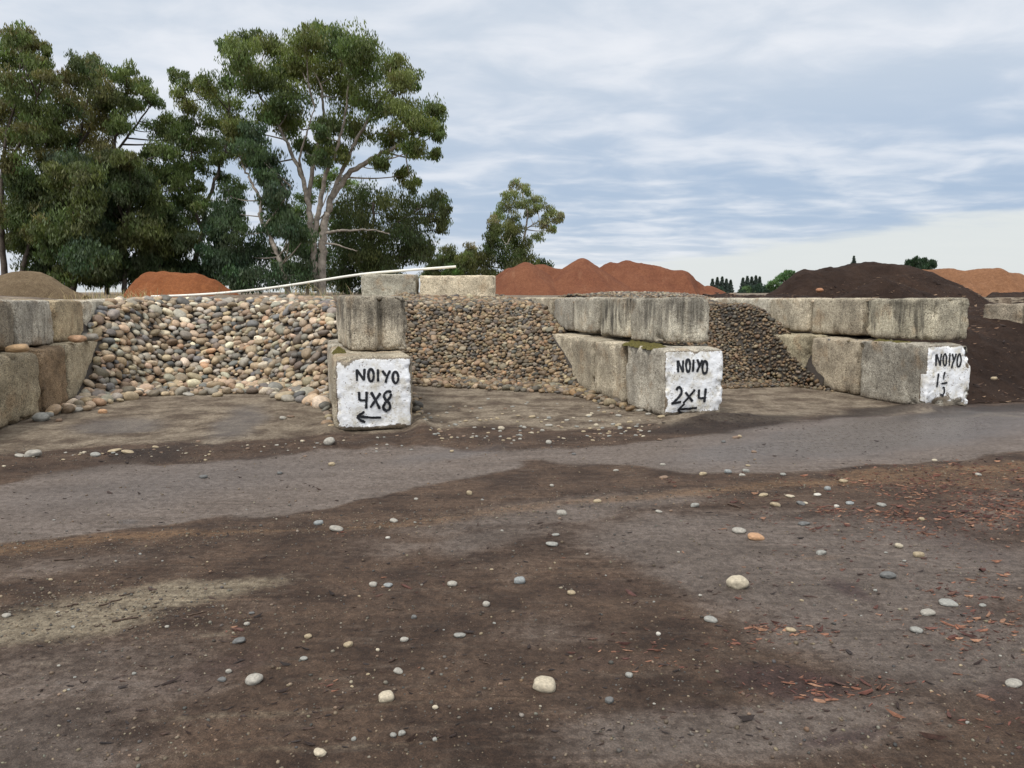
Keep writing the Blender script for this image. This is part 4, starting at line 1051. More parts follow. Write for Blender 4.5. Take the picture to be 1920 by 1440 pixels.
# ------------------------------------------------------------------ grit, chips, twigs
pts = []
for _ in range(11000):
    r_ = rg.random()
    if r_ < .5: px, py = rg.uniform(-60, 1980), 860 + 600 * rg.random() ** 1.3
    elif r_ < .72: px = rg.uniform(-40, 1960); py = np.interp(px, [0, 600, 1000, 1400, 1920], [1035, 990, 955, 915, 885]) + rg.normal(0, 13)
    elif r_ < .88: px = rg.uniform(0, 1300); py = np.interp(px, [0, 600, 1300], [860, 840, 825]) + rg.normal(0, 12)
    else: px, py = rg.normal(200, 190), rg.normal(1135, 32)
    if py < 745: continue
    P = ground(px, py); 
    pts.append((P[0], P[1], float(0)))
pts = np.array(pts); pts[:, 2] = terrain_z(pts[:, 0], pts[:, 1]) - .001
strew('grit', 'fine pale and dark grit crumbs strewn over the yard', 'grit', pts, lambda r: min(.02, r.lognormal(math.log(.0062), .45))  , 21, .55, 1, (.5, .9))
def chips(name, label, cat, pts, size, pal, seed, tz=True):
    rg = np.random.default_rng(seed); Vs, Fs, Cs, k = [], [], [], 0
    base = np.array([(-1, -.3, 0), (-.3, -.5, 0), (.6, -.35, 0), (1, .1, 0), (.3, .5, 0), (-.7, .35, 0)])
    for P in pts:
        L_ = size(rg); wd = L_ * rg.uniform(.28, .75); th = L_ * rg.uniform(.05, .14)
        B_ = base * (1 + rg.uniform(-.3, .3, (6, 1))); T_ = B_ * .9
        V = np.concatenate([B_ * (L_, wd, 0), T_ * (L_, wd, 0) + (0, 0, th)])
        V[:, 2] += rg.uniform(-.15, .5) * V[:, 0] ** 2 / L_
        e = Euler((rg.uniform(-.35, .35), rg.uniform(-.25, .25), rg.normal(0, .55) + .1)); R = np.array(e.to_matrix())
        Vs.append(V @ R.T + P + np.array([0, 0, th * .6]))
        Fs += [[k + 6, k + 7, k + 8, k + 9], [k + 6, k + 9, k + 10, k + 11], [k + 3, k + 2, k + 1, k + 0], [k + 5, k + 4, k + 3, k + 0]] + [[k + i, k + (i + 1) % 6, k + 6 + (i + 1) % 6, k + 6 + i] for i in range(6)]
        k += 12; c = np.array(pal[rg.integers(len(pal))]) * rg.uniform(.7, 1.3); Cs.append(np.broadcast_to(c, (12, 3)))
    me = np_mesh(name, np.concatenate(Vs), np.array(Fs), np.concatenate(Cs), smooth=False)
    return tag(link(name, me, M['chip']), label, cat, kind='stuff')
REDC = [(.12, .046, .032), (.09, .038, .028), (.07, .030, .024), (.19, .09, .055), (.26, .14, .085), (.065, .036, .028), (.17, .075, .045), (.10, .05, .035)]
pts = []
CL = [(1700, 915, 50, 9, 90), (1760, 925, 60, 10, 90), (1850, 960, 60, 20, 260), (1900, 940, 40, 20, 140), (1650, 960, 60, 12, 90), (1560, 957, 18, 4, 30), (1440, 970, 22, 5, 18), (1680, 975, 40, 12, 60), (1740, 1000, 30, 10, 35), (1850, 1180, 60, 22, 150), (1830, 1120, 45, 12, 30), (1835, 1090, 30, 8, 16),
      (1430, 1175, 30, 8, 40), (1500, 1185, 40, 10, 40), (1400, 1205, 40, 8, 18), (1380, 930, 40, 8, 30), (1800, 890, 90, 14, 220), (1620, 900, 60, 8, 60), (1560, 1290, 80, 14, 80), (442, 1180, 8, 4, 16), (618, 1280, 8, 8, 12), (640, 998, 10, 3, 10), (1350, 991, 12, 3, 8), (1525, 994, 12, 4, 6), (1180, 1220, 60, 20, 25), (1270, 1240, 50, 20, 18), (1460, 1090, 25, 8, 6), (1780, 1350, 60, 25, 14), (1900, 1360, 60, 25, 12), (740, 1080, 60, 20, 16), (1620, 1060, 90, 40, 22), (1250, 905, 60, 10, 10)]
for cx_, cy_, sx, sy, n in CL:
    for _ in range(int(n * (2.4 if cy_ < 1000 and cx_ > 1500 else 1.2))):
        px = rg.normal(cx_, sx); py = max(800, rg.normal(cy_, sy)); P = ground(px, py); pts.append((P[0], P[1], 0))
for _ in range(420):
    px = 1920 - abs(rg.normal(0, 330)); py = 870 + abs(rg.normal(0, 190)); P = ground(px, py); pts.append((P[0], P[1], 0))
pts = np.array(pts); pts[:, 2] = terrain_z(pts[:, 0], pts[:, 1])
chips('bark_chips', 'red brown and orange bark chips strewn over the right side of the yard', 'bark chips', pts, lambda r: min(.035, r.lognormal(math.log(.0100), .5)), REDC, 22)
pts = []
for _ in range(2600):
    r_ = rg.random()
    if r_ < .12: px, py = rg.normal(1360, 90), rg.normal(797, 7)
    elif r_ < .2: px, py = rg.normal(280, 60), rg.normal(857, 6)
    elif r_ < .27: px, py = rg.uniform(1000, 1920), rg.uniform(790, 880)
    else: px, py = rg.uniform(0, 1900), rg.uniform(860, 1400)
    P = ground(px, max(780, py)); pts.append((P[0], P[1], 0))
pts = np.array(pts); pts[:, 2] = terrain_z(pts[:, 0], pts[:, 1])
chips('mulch_crumbs', 'dark crumbs of mulch dropped on the road and dirt', 'mulch', pts, lambda r: min(.03, r.lognormal(math.log(.0075), .5)), [(.035, .022, .018), (.05, .03, .022), (.025, .018, .016)], 23)
def tube(P, R, n=6):
    P = np.asarray(P, float); m = len(P); R = np.broadcast_to(np.asarray(R, float), (m,))
    d = np.gradient(P, axis=0); d /= np.maximum(np.linalg.norm(d, axis=1, keepdims=True), 1e-9)
    ref = np.where(np.abs(d[:, 2:3]) > .9, np.array([[0, 1.0, 0]]), np.array([[0, 0, 1.0]]))
    a = np.cross(d, ref); a /= np.linalg.norm(a, axis=1, keepdims=True); b = np.cross(d, a)
    th = np.linspace(0, 2 * math.pi, n, endpoint=False)
    V = P[:, None] + R[:, None, None] * (a[:, None] * np.cos(th)[None, :, None] + b[:, None] * np.sin(th)[None, :, None])
    idx = np.arange(m * n).reshape(m, n); nx = np.roll(idx, -1, 1)
    q = np.stack([idx[:-1], nx[:-1], nx[1:], idx[1:]], -1).reshape(-1, 4)
    cap = [[idx[0, 0], idx[0, i], idx[0, i + 1], idx[0, i + 1]] for i in range(1, n - 1)] if False else []
    return V.reshape(-1, 3), q
for (x0, y0, x1, y1, r_, lb) in [(188, 1135, 232, 1122, .0035, 'long dark stick across the pale sand patch'), (222, 1117, 250, 1111, .003, 'short stick end just above the long one on the sand'), (128, 1137, 150, 1133, .004, 'stubby dark stick left on the sand patch'),
        (212, 1164, 262, 1156, .004, 'forked dark twig in the middle of the sand patch'), (240, 1180, 258, 1172, .0028, 'thin twig at the lower sand edge'), (352, 1153, 387, 1146, .003, 'thin brown stick right of the sand patch'), (1363, 946, 1389, 954, .006, 'reddish stick right of the tyre scrapes'),
        (720, 1139, 752, 1142, .003, 'thin pale twig in the centre left'), (896, 1236, 918, 1250, .0028, 'bent twig in the centre foreground'), (105, 1052, 138, 1050, .004, 'orange brown sliver of bark on the left')]:
    A_, B_ = ground(x0, y0), ground(x1, y1); n = 7
    P = np.array([A_ + (B_ - A_) * t for t in np.linspace(0, 1, n)]); P[:, :2] += rg.normal(0, .004, (n, 2)); P[:, 2] = terrain_z(P[:, 0], P[:, 1]) + r_ * 1.1
    V, q = tube(P, np.linspace(r_, r_ * .6, n) * 1.2); o = link('twig', np_mesh('twig', V, q), M['twig']); tag(o, lb, 'twig')

# ------------------------------------------------------------------ white pipe lying over the block
ks = [(284, 556), (340, 554.5), (400, 551), (450, 546.5), (500, 541), (550, 534), (600, 526), (650, 518), (700, 511.5), (760, 507), (800, 504), (855, 500)]
P = np.array([at(a, b, 15.25) for a, b in ks])
tt = np.linspace(0, len(P) - 1, 60); P = np.stack([np.interp(tt, np.arange(len(P)), P[:, i]) for i in range(3)], -1)
for _ in range(6): P[1:-1] = (P[:-2] + 2 * P[1:-1] + P[2:]) / 4
V, q = tube(P, .025, 14); V2_, q2 = tube(P[::-1], .020, 14)
o = link('white_pipe', np_mesh('white_pipe', np.concatenate([V, V2_]), np.concatenate([q, q2 + len(V)])), M['pipe'])
tag(o, 'long thin white plastic pipe lying bent over the speckled block and the dirt', 'pipe')
# ------------------------------------------------------------------ heaps of bark, compost and chips
def heap(name, label, cat, prof, Yc, mat, seed, base=PLZ - .15, slope=35, gully=.12, crest=.35, nx=150, yj=.8, cones=()):
    prof = np.array([(at(px, py, Yc)[0], at(px, py, Yc)[2]) for px, py in prof])
    x = np.linspace(prof[0, 0], prof[-1, 0], nx)
    Hc = np.interp(x, prof[:, 0], prof[:, 1])
    kern = np.ones(3) / 3; Hs = np.convolve(np.pad(Hc, 1, 'edge'), kern, 'valid')
    hmax = (Hs - base).max(); half = hmax / math.tan(math.radians(slope)) + (3.4 if cones else 1.2)
    y = np.linspace(-half, half, int(nx * .8)); Xg, Yg = np.meshgrid(x, y, indexing='ij')
    ry = yj * fbm(np.stack([x * .35, x * 0 + seed], -1), seed, 2)
    D = np.sqrt((Yg - ry[:, None]) ** 2 + crest ** 2) - crest
    t = math.tan(math.radians(slope))
    G = fbm(np.stack([Xg * 1.3, Yg * .35], -1), seed + 1, 4)
    Gr = 1 - np.abs(fbm(np.stack([Xg * .8, Yg * .22], -1), seed + 4, 3)) * 2
    h = Hs[:, None] - D * t + gully * (.7 * G + .5 * Gr - .4) * np.clip(D / 1.0, 0, 1) + .05 * fbm(np.stack([Xg * 2.6, Yg * 2.6], -1), seed + 2, 4)
    rc = np.random.default_rng(seed)
    if cones:
        h = h - .04
        for (cpx, cpy) in cones:
            c = at(cpx, cpy, Yc); oy = rc.uniform(-2.0, .8)
            dd = np.sqrt((Xg - c[0]) ** 2 + (Yg - oy) ** 2 + .10) - .30
            ang = np.arctan2(Yg - oy, Xg - c[0])
            h = np.maximum(h, c[2] - dd * .70 + .05 * fbm(np.stack([ang * 4 + cpx, dd * .25], -1), seed + 7, 3) * np.clip(dd, 0, 1.5))
    if cones: h = h + .07 * fbm(np.stack([Xg * 1.1, Yg * 1.1], -1), seed + 12, 4)
    h = np.maximum(h, base - .1)
    V = np.stack([Xg, Yg + Yc, h], -1).reshape(-1, 3)
    idx = np.arange(Xg.size).reshape(Xg.shape)
    q = np.stack([idx[:-1, :-1], idx[1:, :-1], idx[1:, 1:], idx[:-1, 1:]], -1).reshape(-1, 4)
    o = link(name, np_mesh(name, V, q), mat); tag(o, label, cat); return o
heap('bark_heap', 'long rust red heap of bark fines with several peaks behind the middle bay', 'bark heap',
     [(820, 556), (860, 545), (915, 524), (935, 512), (955, 503), (988, 495), (1018, 495), (1040, 502), (1058, 505), (1075, 492), (1088, 487), (1102, 491), (1122, 501), (1135, 494), (1148, 490), (1162, 492), (1177, 488), (1195, 491), (1215, 493), (1232, 498), (1250, 504), (1275, 505), (1287, 509), (1300, 522), (1318, 534), (1335, 541), (1352, 556), (1362, 562)], 42, M['red'], 3, gully=.35, crest=.3, nx=300, cones=[(985, 494), (1088, 485.5), (1177, 487), (1325, 535)])
heap('bark_heap', 'paler tan orange heap of bark fines at the far right behind the dark mulch', 'bark heap',
     [(1600, 552), (1650, 530), (1700, 512), (1735, 505), (1762, 503), (1790, 503), (1810, 507), (1840, 504.5), (1865, 504), (1882, 510), (1900, 514), (1925, 527), (1960, 542), (2010, 560)], 30, M['tanpile'], 8, gully=.25, nx=200)
heap('mulch_heap', 'bright orange mulch heap with a rounded top under the dark trees', 'mulch heap',
     [(225, 560), (238, 552), (255, 535), (272, 516), (285, 509), (320, 510), (345, 512), (372, 511), (392, 517), (410, 526), (430, 539), (448, 549), (460, 558)], 22, M['orange'], 12, gully=.10, nx=150, yj=.3)
heap('wood_chip_heap', 'grey brown heap of wood chips at the left edge above the left wall', 'mulch heap',
     [(-200, 556), (-120, 535), (-60, 526), (0, 519), (35, 513), (60, 510), (78, 511), (95, 519), (112, 530), (135, 543), (155, 552), (165, 558)], 16.5, M['brown'], 14, gully=.10, nx=150, yj=.3)
# dark compost mountain and its tongue filling the last bay
def dark_heap():
    xs = np.linspace(4.0, 19, 330); ys = np.linspace(7.6, 25, 360)
    Xg, Yg = np.meshgrid(xs, ys, indexing='ij'); u, v = uv(Xg, Yg)
    Pp = np.stack([Xg, Yg], -1)
    prof = np.array([(at(a, b, 19.5)[0], at(a, b, 19.5)[2]) for a, b in [(1395, 575), (1425, 556), (1455, 540), (1480, 522), (1505, 508), (1540, 500), (1580, 496), (1640, 492), (1690, 493), (1715, 499), (1740, 509), (1765, 524), (1790, 542), (1830, 566), (1870, 585)]])
    Hc = np.interp(Xg, prof[:, 0], prof[:, 1]) - np.clip(prof[0, 0] - Xg, 0, None) * .6
    # spur that gives the front face its second shoulder
    D = np.sqrt((Yg - 19.5 - .5 * np.sin(Xg * .9)) ** 2 + .3) - .55
    t = math.tan(math.radians(34))
    m1 = Hc - D * t
    c2 = np.array([at(1660, 515, 17.6)[0], 17.6]); 
    m2 = at(1660, 512, 17.6)[2] - .12 - (np.hypot((Xg - c2[0]) * .62, Yg - c2[1])) * t * .92
    # tongue in the last bay
    ul = line_u(WD, v, .62)
    vt = -.15 - .10 * np.sin(u * 1.7) + .06 * fbm(Pp * 1.5, 2, 3)
    s = v - vt
    a = np.clip(s, 0, None)
    tg = np.where(a < .5, a * a * .62, (a - .25) * .62)
    cap = .92 + .075 * np.clip(v - 1, 0, 9) - .00 * u
    tg = np.where(tg > cap - .25, cap - .25 + .25 * (1 - np.exp(-(tg - cap + .25) / .25)), tg)
    right_low = sstep(u - ul, 2.0, 5.0) * .25
    tg = tg - right_low * sstep(v, 2, 5)
    tg = tg - np.clip(v - 6.6, 0, None) * .45 * (1 - sstep(Xg / Yg, .585, .64))
    tg = np.where(u > ul - .16, tg, -1)
    h = np.maximum(np.maximum(m1, m2), np.where(v > -.6, tg, -1))
    back = (v > 7.0) & (u < ul)
    h = h + .07 * fbm(Pp * 1.3, 41, 4) + .022 * fbm(Pp * 6, 43, 3)
    h = h - .05 * np.abs(fbm(np.stack([Xg * 2.2, Yg * .5], -1), 47, 3))
    edge = sstep(tg, .0, .06)
    inbay = (u > ul - .16) & (v > vt)
    keep = (inbay & (h > -.05) & ((v < 7.2) | (h > PLZ - .06))) | ((v > 8.6) & (h > PLZ - .05))
    idx = np.arange(Xg.size).reshape(Xg.shape)
    h = np.where(inbay & (v < 6.2), np.maximum(h * np.minimum(1, s * 6 + .0), -.02), h)
    V = np.stack([Xg, Yg, h], -1).reshape(-1, 3)
    q = np.stack([idx[:-1, :-1], idx[1:, :-1], idx[1:, 1:], idx[:-1, 1:]], -1).reshape(-1, 4)
    q = q[keep.ravel()[q].all(1)]
    used = np.unique(q); rm = np.full(Xg.size, -1); rm[used] = np.arange(len(used))
    o = link('mulch_heap', np_mesh('mulch_heap', V[used], rm[q]), M['dark'])
    tag(o, 'huge dark brown compost mulch heap rising behind and beside the right hand wall', 'mulch heap')
    return V[used]
DV = dark_heap()
rg = np.random.default_rng(5)
sel = DV[rg.integers(len(DV), size=16000)]
sel = sel[(sel[:, 1] < 19) & (sel[:, 2] > .0)] + rg.normal(0, .03, (len(sel[(sel[:, 1] < 19) & (sel[:, 2] > .0)]), 3)) * (1, 1, .1)
chips('mulch_chips', 'brown and tan wood flecks lying over the dark mulch heap', 'mulch', sel, lambda r: min(.07, r.lognormal(math.log(.018), .5)), [(.10, .06, .04), (.17, .10, .06), (.05, .03, .022), (.03, .02, .016), (.24, .16, .10), (.035, .022, .018)], 24)
for nm, (px, py, Yd, w_), lb in (('rock', (1537, 544, 17.3, .085), 'lone orange clod on the left flank of the dark mulch heap'),):
    o = bpy.data.objects.new('clod', big_vars[3]); C.objects.link(o); q = at(px, py, Yd); o.location = q; o.scale = (w_, w_ * .8, w_ * .6); o.color = (.32, .15, .075, 1); tag(o, lb, 'clod')

# ------------------------------------------------------------------ trees
def leaves(cent, spread, n, size, col, rg, droop=.7, wr=.3):
    """n leaf quads (folded rhombs) about each clump centre"""
    k = len(cent)
    idx = np.repeat(np.arange(k), n)
    d = rg.normal(size=(k * n, 3)); d /= np.linalg.norm(d, axis=1, keepdims=True)
    P = cent[idx] + d * (rg.random((k * n, 1)) ** .45) * spread[idx][:, None] * np.array([1, 1, .72])
    ax = rg.normal(size=(k * n, 3)); ax /= np.linalg.norm(ax, axis=1, keepdims=True)
    ax = ax * (1 - droop) + np.array([0, 0, -1.0]) * droop; ax /= np.linalg.norm(ax, axis=1, keepdims=True)
    s = rg.normal(size=(k * n, 3)); s = np.cross(ax, s); s /= np.linalg.norm(s, axis=1, keepdims=True)
    L_ = size * rg.uniform(.6, 1.3, (k * n, 1)); Wd = L_ * wr * rg.uniform(.6, 1.2, (k * n, 1))
    V = np.stack([P - ax * L_ / 2, P - s * Wd / 2 + ax * L_ * .05, P + ax * L_ / 2, P + s * Wd / 2 + ax * L_ * .05], 1).reshape(-1, 3)
    Fq = np.arange(k * n * 4).reshape(-1, 4)
    cc = np.repeat(col, n, 0) * rg.uniform(.65, 1.35, (k * n, 1))
    return V, Fq, np.repeat(cc, 4, 0)
def smooth_path(P, n=14):
    P = np.asarray(P, float); m = len(P); t = np.linspace(0, m - 1, n)
    Q = np.stack([np.interp(t, np.arange(m), P[:, i]) for i in range(3)], -1)
    for _ in range(2): Q[1:-1] = (Q[:-2] + 2 * Q[1:-1] + Q[2:]) / 4
    return Q
def tree(name, label, Yd, stems, lobes, cols, seed, leaf=.26, dens=1.0, bark='bark', depth=3.0, droop=.65, cat='tree', group=None, clumps=13, nper=34, lit_top_col=None, wr=.3, twigs=True, fill=None):
    rg = np.random.default_rng(seed)
    root_px = stems[0][0][0]
    b = at(stems[0][0][0], stems[0][0][1], Yd)
    root = empty(name, (b[0], b[1], PLZ)); tag(root, label, cat, group); org = np.array([b[0], b[1], PLZ])
    Vs, Fs, k = [], [], 0
    spts = []
    for st_ in stems:
        r0, r1 = st_[-1][:2]; pts = st_[:-1]
        dj = rg.normal(0, depth * .22)
        P = [at(px, py, Yd + dj * (i / max(1, len(pts) - 1))) for i, (px, py) in enumerate(pts)]
        if st_ is stems[0]: P[0][2] = PLZ - .3
        Q = smooth_path(P, 6 * len(P)); Q[1:-1] += rg.normal(0, r0 * .12, Q[1:-1].shape)
        R = np.linspace(r0, r1, len(Q)) * .7
        V, q = tube(Q, R, 9); Vs.append(V); Fs.append(q + k); k += len(V)
        if len(st_[-1]) == 2: spts.append(Q)
    spts = np.concatenate(spts)
    cent, spr, cc = [], [], []
    lob = []
    if fill:
        x0, x1, y0, y1, nf_, rf_ = fill
        lobes = list(lobes) + [(rg.uniform(x0, x1), rg.uniform(y0, y1), rf_ * rg.uniform(.7, 1.2)) for _ in range(nf_)]
    for (px, py, r) in lobes:
        dy = rg.uniform(-1, 1) * depth
        c = at(px, py, Yd + dy); rm_ = r * (Yd + dy) / F
        lob.append((c, rm_))
        n = max(7, int(1.35 * clumps * dens * (r / 38) ** 1.3))
        d = rg.normal(size=(n, 3)); d /= np.linalg.norm(d, axis=1, keepdims=True)
        cp = c + d * rm_ * (rg.uniform(.25, .92, (n, 1))) * np.array([1, 1, .85])
        cent.append(cp); spr.append(rm_ * rg.uniform(.26, .50, n) + .14)
        base = np.array(cols[rg.integers(len(cols))])
        cl_ = base * rg.uniform(.75, 1.25, (n, 1)) * (1 + rg.normal(0, .06, (n, 3)))
        if lit_top_col is not None:
            m = (d[:, 2] > .25) & (rg.random(n) < .6); cl_[m] = np.array(lit_top_col) * rg.uniform(.8, 1.2, (m.sum(), 1))  # lit lobe tops put into the colour of the upper clumps
        cc.append(cl_)
        # branch to lobe
        if twigs:
            dd = np.linalg.norm((spts - c) * (1, 1, .6), axis=1) + np.where(spts[:, 2] > c[2] - .1, 2.5, 0); j = int(np.argmin(dd)); s0 = spts[j]
            mid = (s0 + c) / 2 + np.array([0, 0, -.06]) * np.linalg.norm(c - s0) + rg.normal(0, .05, 3) * np.linalg.norm(c - s0)
            Q = smooth_path([s0, mid, c], 8); V, q = tube(Q, np.linspace(.05, .018, len(Q)) * min(1.3, .35 + np.linalg.norm(c - s0) / 4), 5); Vs.append(V); Fs.append(q + k); k += len(V)
            for cj in cp[::2]:
                Q = smooth_path([c, (c + cj) / 2 + rg.normal(0, .06, 3), cj], 5); V, q = tube(Q, np.linspace(.024, .010, len(Q)), 4); Vs.append(V); Fs.append(q + k); k += len(V)
    cent = np.concatenate(cent); spr = np.concatenate(spr); cc = np.clip(np.concatenate(cc), .004, 1)
    V, q, cl_ = leaves(cent, spr, int(nper * 2.7), leaf * .90, cc, rg, droop, wr)
    link('crown', np_mesh('crown', V - org, q, cl_, smooth=False), M['leaf'], root)
    link('trunk', np_mesh('trunk', np.concatenate(Vs) - org, np.concatenate(Fs)), M[bark], root)
    return root
GT = [(.120, .160, .055), (.138, .178, .062), (.098, .136, .052), (.150, .170, .056)]
GD = [(.095, .122, .048), (.080, .108, .047), (.115, .135, .050)]
GB = [(.072, .112, .060), (.082, .122, .058), (.064, .10, .054)]
GO = [(.155, .158, .065), (.125, .145, .058), (.19, .175, .075), (.10, .13, .052)]
GP = [(.19, .22, .085), (.16, .185, .08), (.23, .22, .12)]
RR = (.30, .10)
tree('eucalyptus_tree', 'tallest spreading eucalyptus with pale forking trunks, left of the photo centre', 45,
     [[(600, 548), (604, 480), (609, 420), (621, 370), (652, 327), (700, 296), (745, 276), (785, 260), (.40, .10)],
      [(592, 545), (588, 490), (588, 447), (578, 390), (572, 345), (547, 284), (516, 225), (480, 165), (.33, .08)],
      [(588, 450), (600, 380), (611, 325), (629, 290), (645, 230), (655, 150), (.24, .06)], [(577, 380), (590, 290), (608, 240), (603, 160), (565, 95), (.20, .05)],
      [(621, 370), (650, 300), (675, 250), (705, 200), (735, 150), (.20, .05)], [(610, 438), (633, 432), (665, 431), (700, 431), (730, 438), (.13, .04, 1)], [(609, 456), (630, 458), (652, 466), (670, 470), (.10, .03, 1)], [(572, 345), (560, 300), (575, 250), (590, 200), (.13, .04)]],
     [(450, 98, 40), (428, 92, 20), (470, 75, 25), (500, 85, 30), (520, 125, 45), (575, 75, 36), (600, 60, 22), (625, 78, 40), (665, 88, 42), (690, 128, 45), (735, 120, 32), (770, 150, 24), (750, 150, 30), (545, 185, 42), (480, 155, 38), (600, 140, 50), (650, 180, 48), (700, 195, 42), (755, 215, 38), (795, 210, 36), (818, 205, 18), (815, 250, 22), (790, 240, 30), (735, 262, 32), (776, 280, 28), (818, 290, 14), (555, 240, 28), (620, 235, 30), (675, 240, 38), (640, 285, 26), (500, 215, 28), (718, 305, 24), (755, 330, 22), (775, 350, 16), (530, 160, 34), (460, 130, 34), (640, 120, 46), (560, 120, 42)],
     GT, 1, fill=(440, 620, 190, 300, 9, 26), dens=1.0, depth=3.2, clumps=16, nper=40, lit_top_col=(.165, .20, .06))
tree('eucalyptus_tree', 'broad dark weeping tree growing right behind the tallest eucalyptus', 52,
     [[(690, 550), (695, 480), (700, 420), (700, 380), (.3, .1)], [(695, 470), (740, 420), (790, 390), (.15, .05)]],
     [(680, 375, 42), (650, 395, 40), (730, 385, 46), (785, 385, 40), (822, 375, 26), (832, 395, 18), (645, 440, 48), (705, 445, 52), (765, 440, 44), (815, 415, 28), (828, 430, 14), (700, 490, 50), (645, 495, 42), (755, 480, 38), (735, 520, 40), (680, 525, 42), (640, 530, 36), (790, 455, 24)],
     GD, 2, fill=(640, 790, 400, 520, 8, 34), dens=1.25, depth=2.0, droop=.8, bark='barkdark', lit_top_col=(.07, .085, .03))
tree('eucalyptus_tree', 'bluish leaved tree with a leaning bare trunk, just left of the tallest eucalyptus', 44,
     [[(545, 545), (525, 490), (505, 440), (488, 410), (490, 375), (470, 340), (455, 310), (.26, .08)], [(500, 420), (530, 380), (545, 350), (.1, .04)]],
     [(455, 262, 32), (475, 285, 38), (500, 305, 36), (515, 345, 34), (470, 245, 26), (430, 400, 32), (440, 430, 38), (455, 480, 42), (505, 470, 34), (560, 460, 34), (540, 415, 26), (590, 490, 30), (560, 510, 38), (480, 520, 36), (520, 520, 30), (430, 500, 34), (510, 380, 26), (575, 440, 22)],
     GB, 3, fill=(430, 560, 300, 500, 8, 28), dens=1.15, depth=2.2, droop=.75)
tree('eucalyptus_tree', 'slim open eucalyptus with forked dark stems seen against the sky', 48,
     [[(362, 548), (368, 480), (382, 430), (384, 385), (405, 335), (425, 270), (430, 200), (.28, .07)], [(380, 440), (362, 385), (362, 320), (355, 250), (350, 190), (.15, .05)], [(384, 430), (405, 400), (420, 370), (.13, .04)]],
     [(335, 145, 20), (345, 170, 26), (355, 200, 26), (388, 155, 26), (400, 180, 30), (430, 160, 28), (425, 200, 36), (395, 225, 30), (440, 235, 34), (352, 235, 22), (400, 265, 26), (435, 285, 30), (410, 300, 20), (345, 325, 24), (420, 335, 18), (372, 350, 14)],
     GT, 4, fill=(340, 450, 260, 420, 10, 24), dens=1.1, depth=2.5, lit_top_col=(.09, .125, .042), bark='barkdark')
tree('eucalyptus_tree', 'eucalyptus with a rounded top leaning right, third tree from the left', 47,
     [[(200, 545), (205, 430), (208, 300), (222, 230), (240, 165), (.22, .06)], [(208, 300), (240, 255), (270, 215), (290, 185), (.12, .04)]],
     [(225, 145, 22), (240, 130, 18), (250, 160, 28), (275, 170, 22), (285, 190, 22), (222, 190, 28), (250, 200, 26), (222, 235, 26), (300, 240, 28), (320, 225, 24), (335, 262, 36), (310, 285, 32), (330, 310, 36), (300, 335, 34), (345, 350, 30), (290, 375, 36), (335, 390, 32)],
     GT, 5, fill=(205, 350, 230, 420, 11, 28), dens=1.15, depth=2.6, lit_top_col=(.10, .14, .045), bark='barkdark')
tree('eucalyptus_tree', 'olive brown eucalyptus with yellowish flowers, second tree from the left', 46,
     [[(135, 548), (145, 450), (130, 350), (150, 260), (165, 180), (.22, .06)], [(140, 330), (105, 270), (90, 220), (.16, .05)], [(150, 270), (185, 220), (195, 180), (.14, .05)]],
     [(150, 122, 24), (175, 120, 24), (190, 140, 20), (130, 150, 26), (165, 160, 36), (195, 175, 30), (120, 190, 34), (150, 205, 40), (190, 225, 34), (105, 225, 34), (165, 255, 36), (125, 265, 34), (190, 275, 24), (200, 195, 20), (85, 260, 28), (150, 300, 30)],
     GO, 6, fill=(90, 210, 240, 440, 9, 30), dens=1.25, depth=2.6, bark='barkdark', lit_top_col=(.19, .17, .075))
tree('eucalyptus_tree', 'tall olive eucalyptus cut by the left edge of the photo', 43,
     [[(8, 548), (5, 440), (2, 330), (12, 250), (40, 160), (.26, .06)], [(5, 330), (50, 250), (70, 180), (.15, .05)], [(38, 520), (58, 450), (66, 400), (80, 340), (.2, .07)]],
     [(25, 72, 26), (45, 65, 20), (60, 80, 24), (80, 95, 18), (10, 105, 32), (45, 110, 34), (75, 125, 26), (15, 160, 40), (60, 160, 36), (92, 150, 22), (30, 210, 44), (75, 210, 34), (20, 260, 36), (60, 265, 38), (92, 250, 28), (-10, 210, 34), (-30, 140, 40), (40, 310, 32), (85, 305, 26), (-40, 260, 40)],
     GO[:2] + GT[:2], 7, fill=(-30, 100, 240, 470, 10, 30), dens=1.2, depth=2.6, bark='barkdark', lit_top_col=(.16, .15, .06))
US = 'dense dark understory trees below the eucalyptus row'
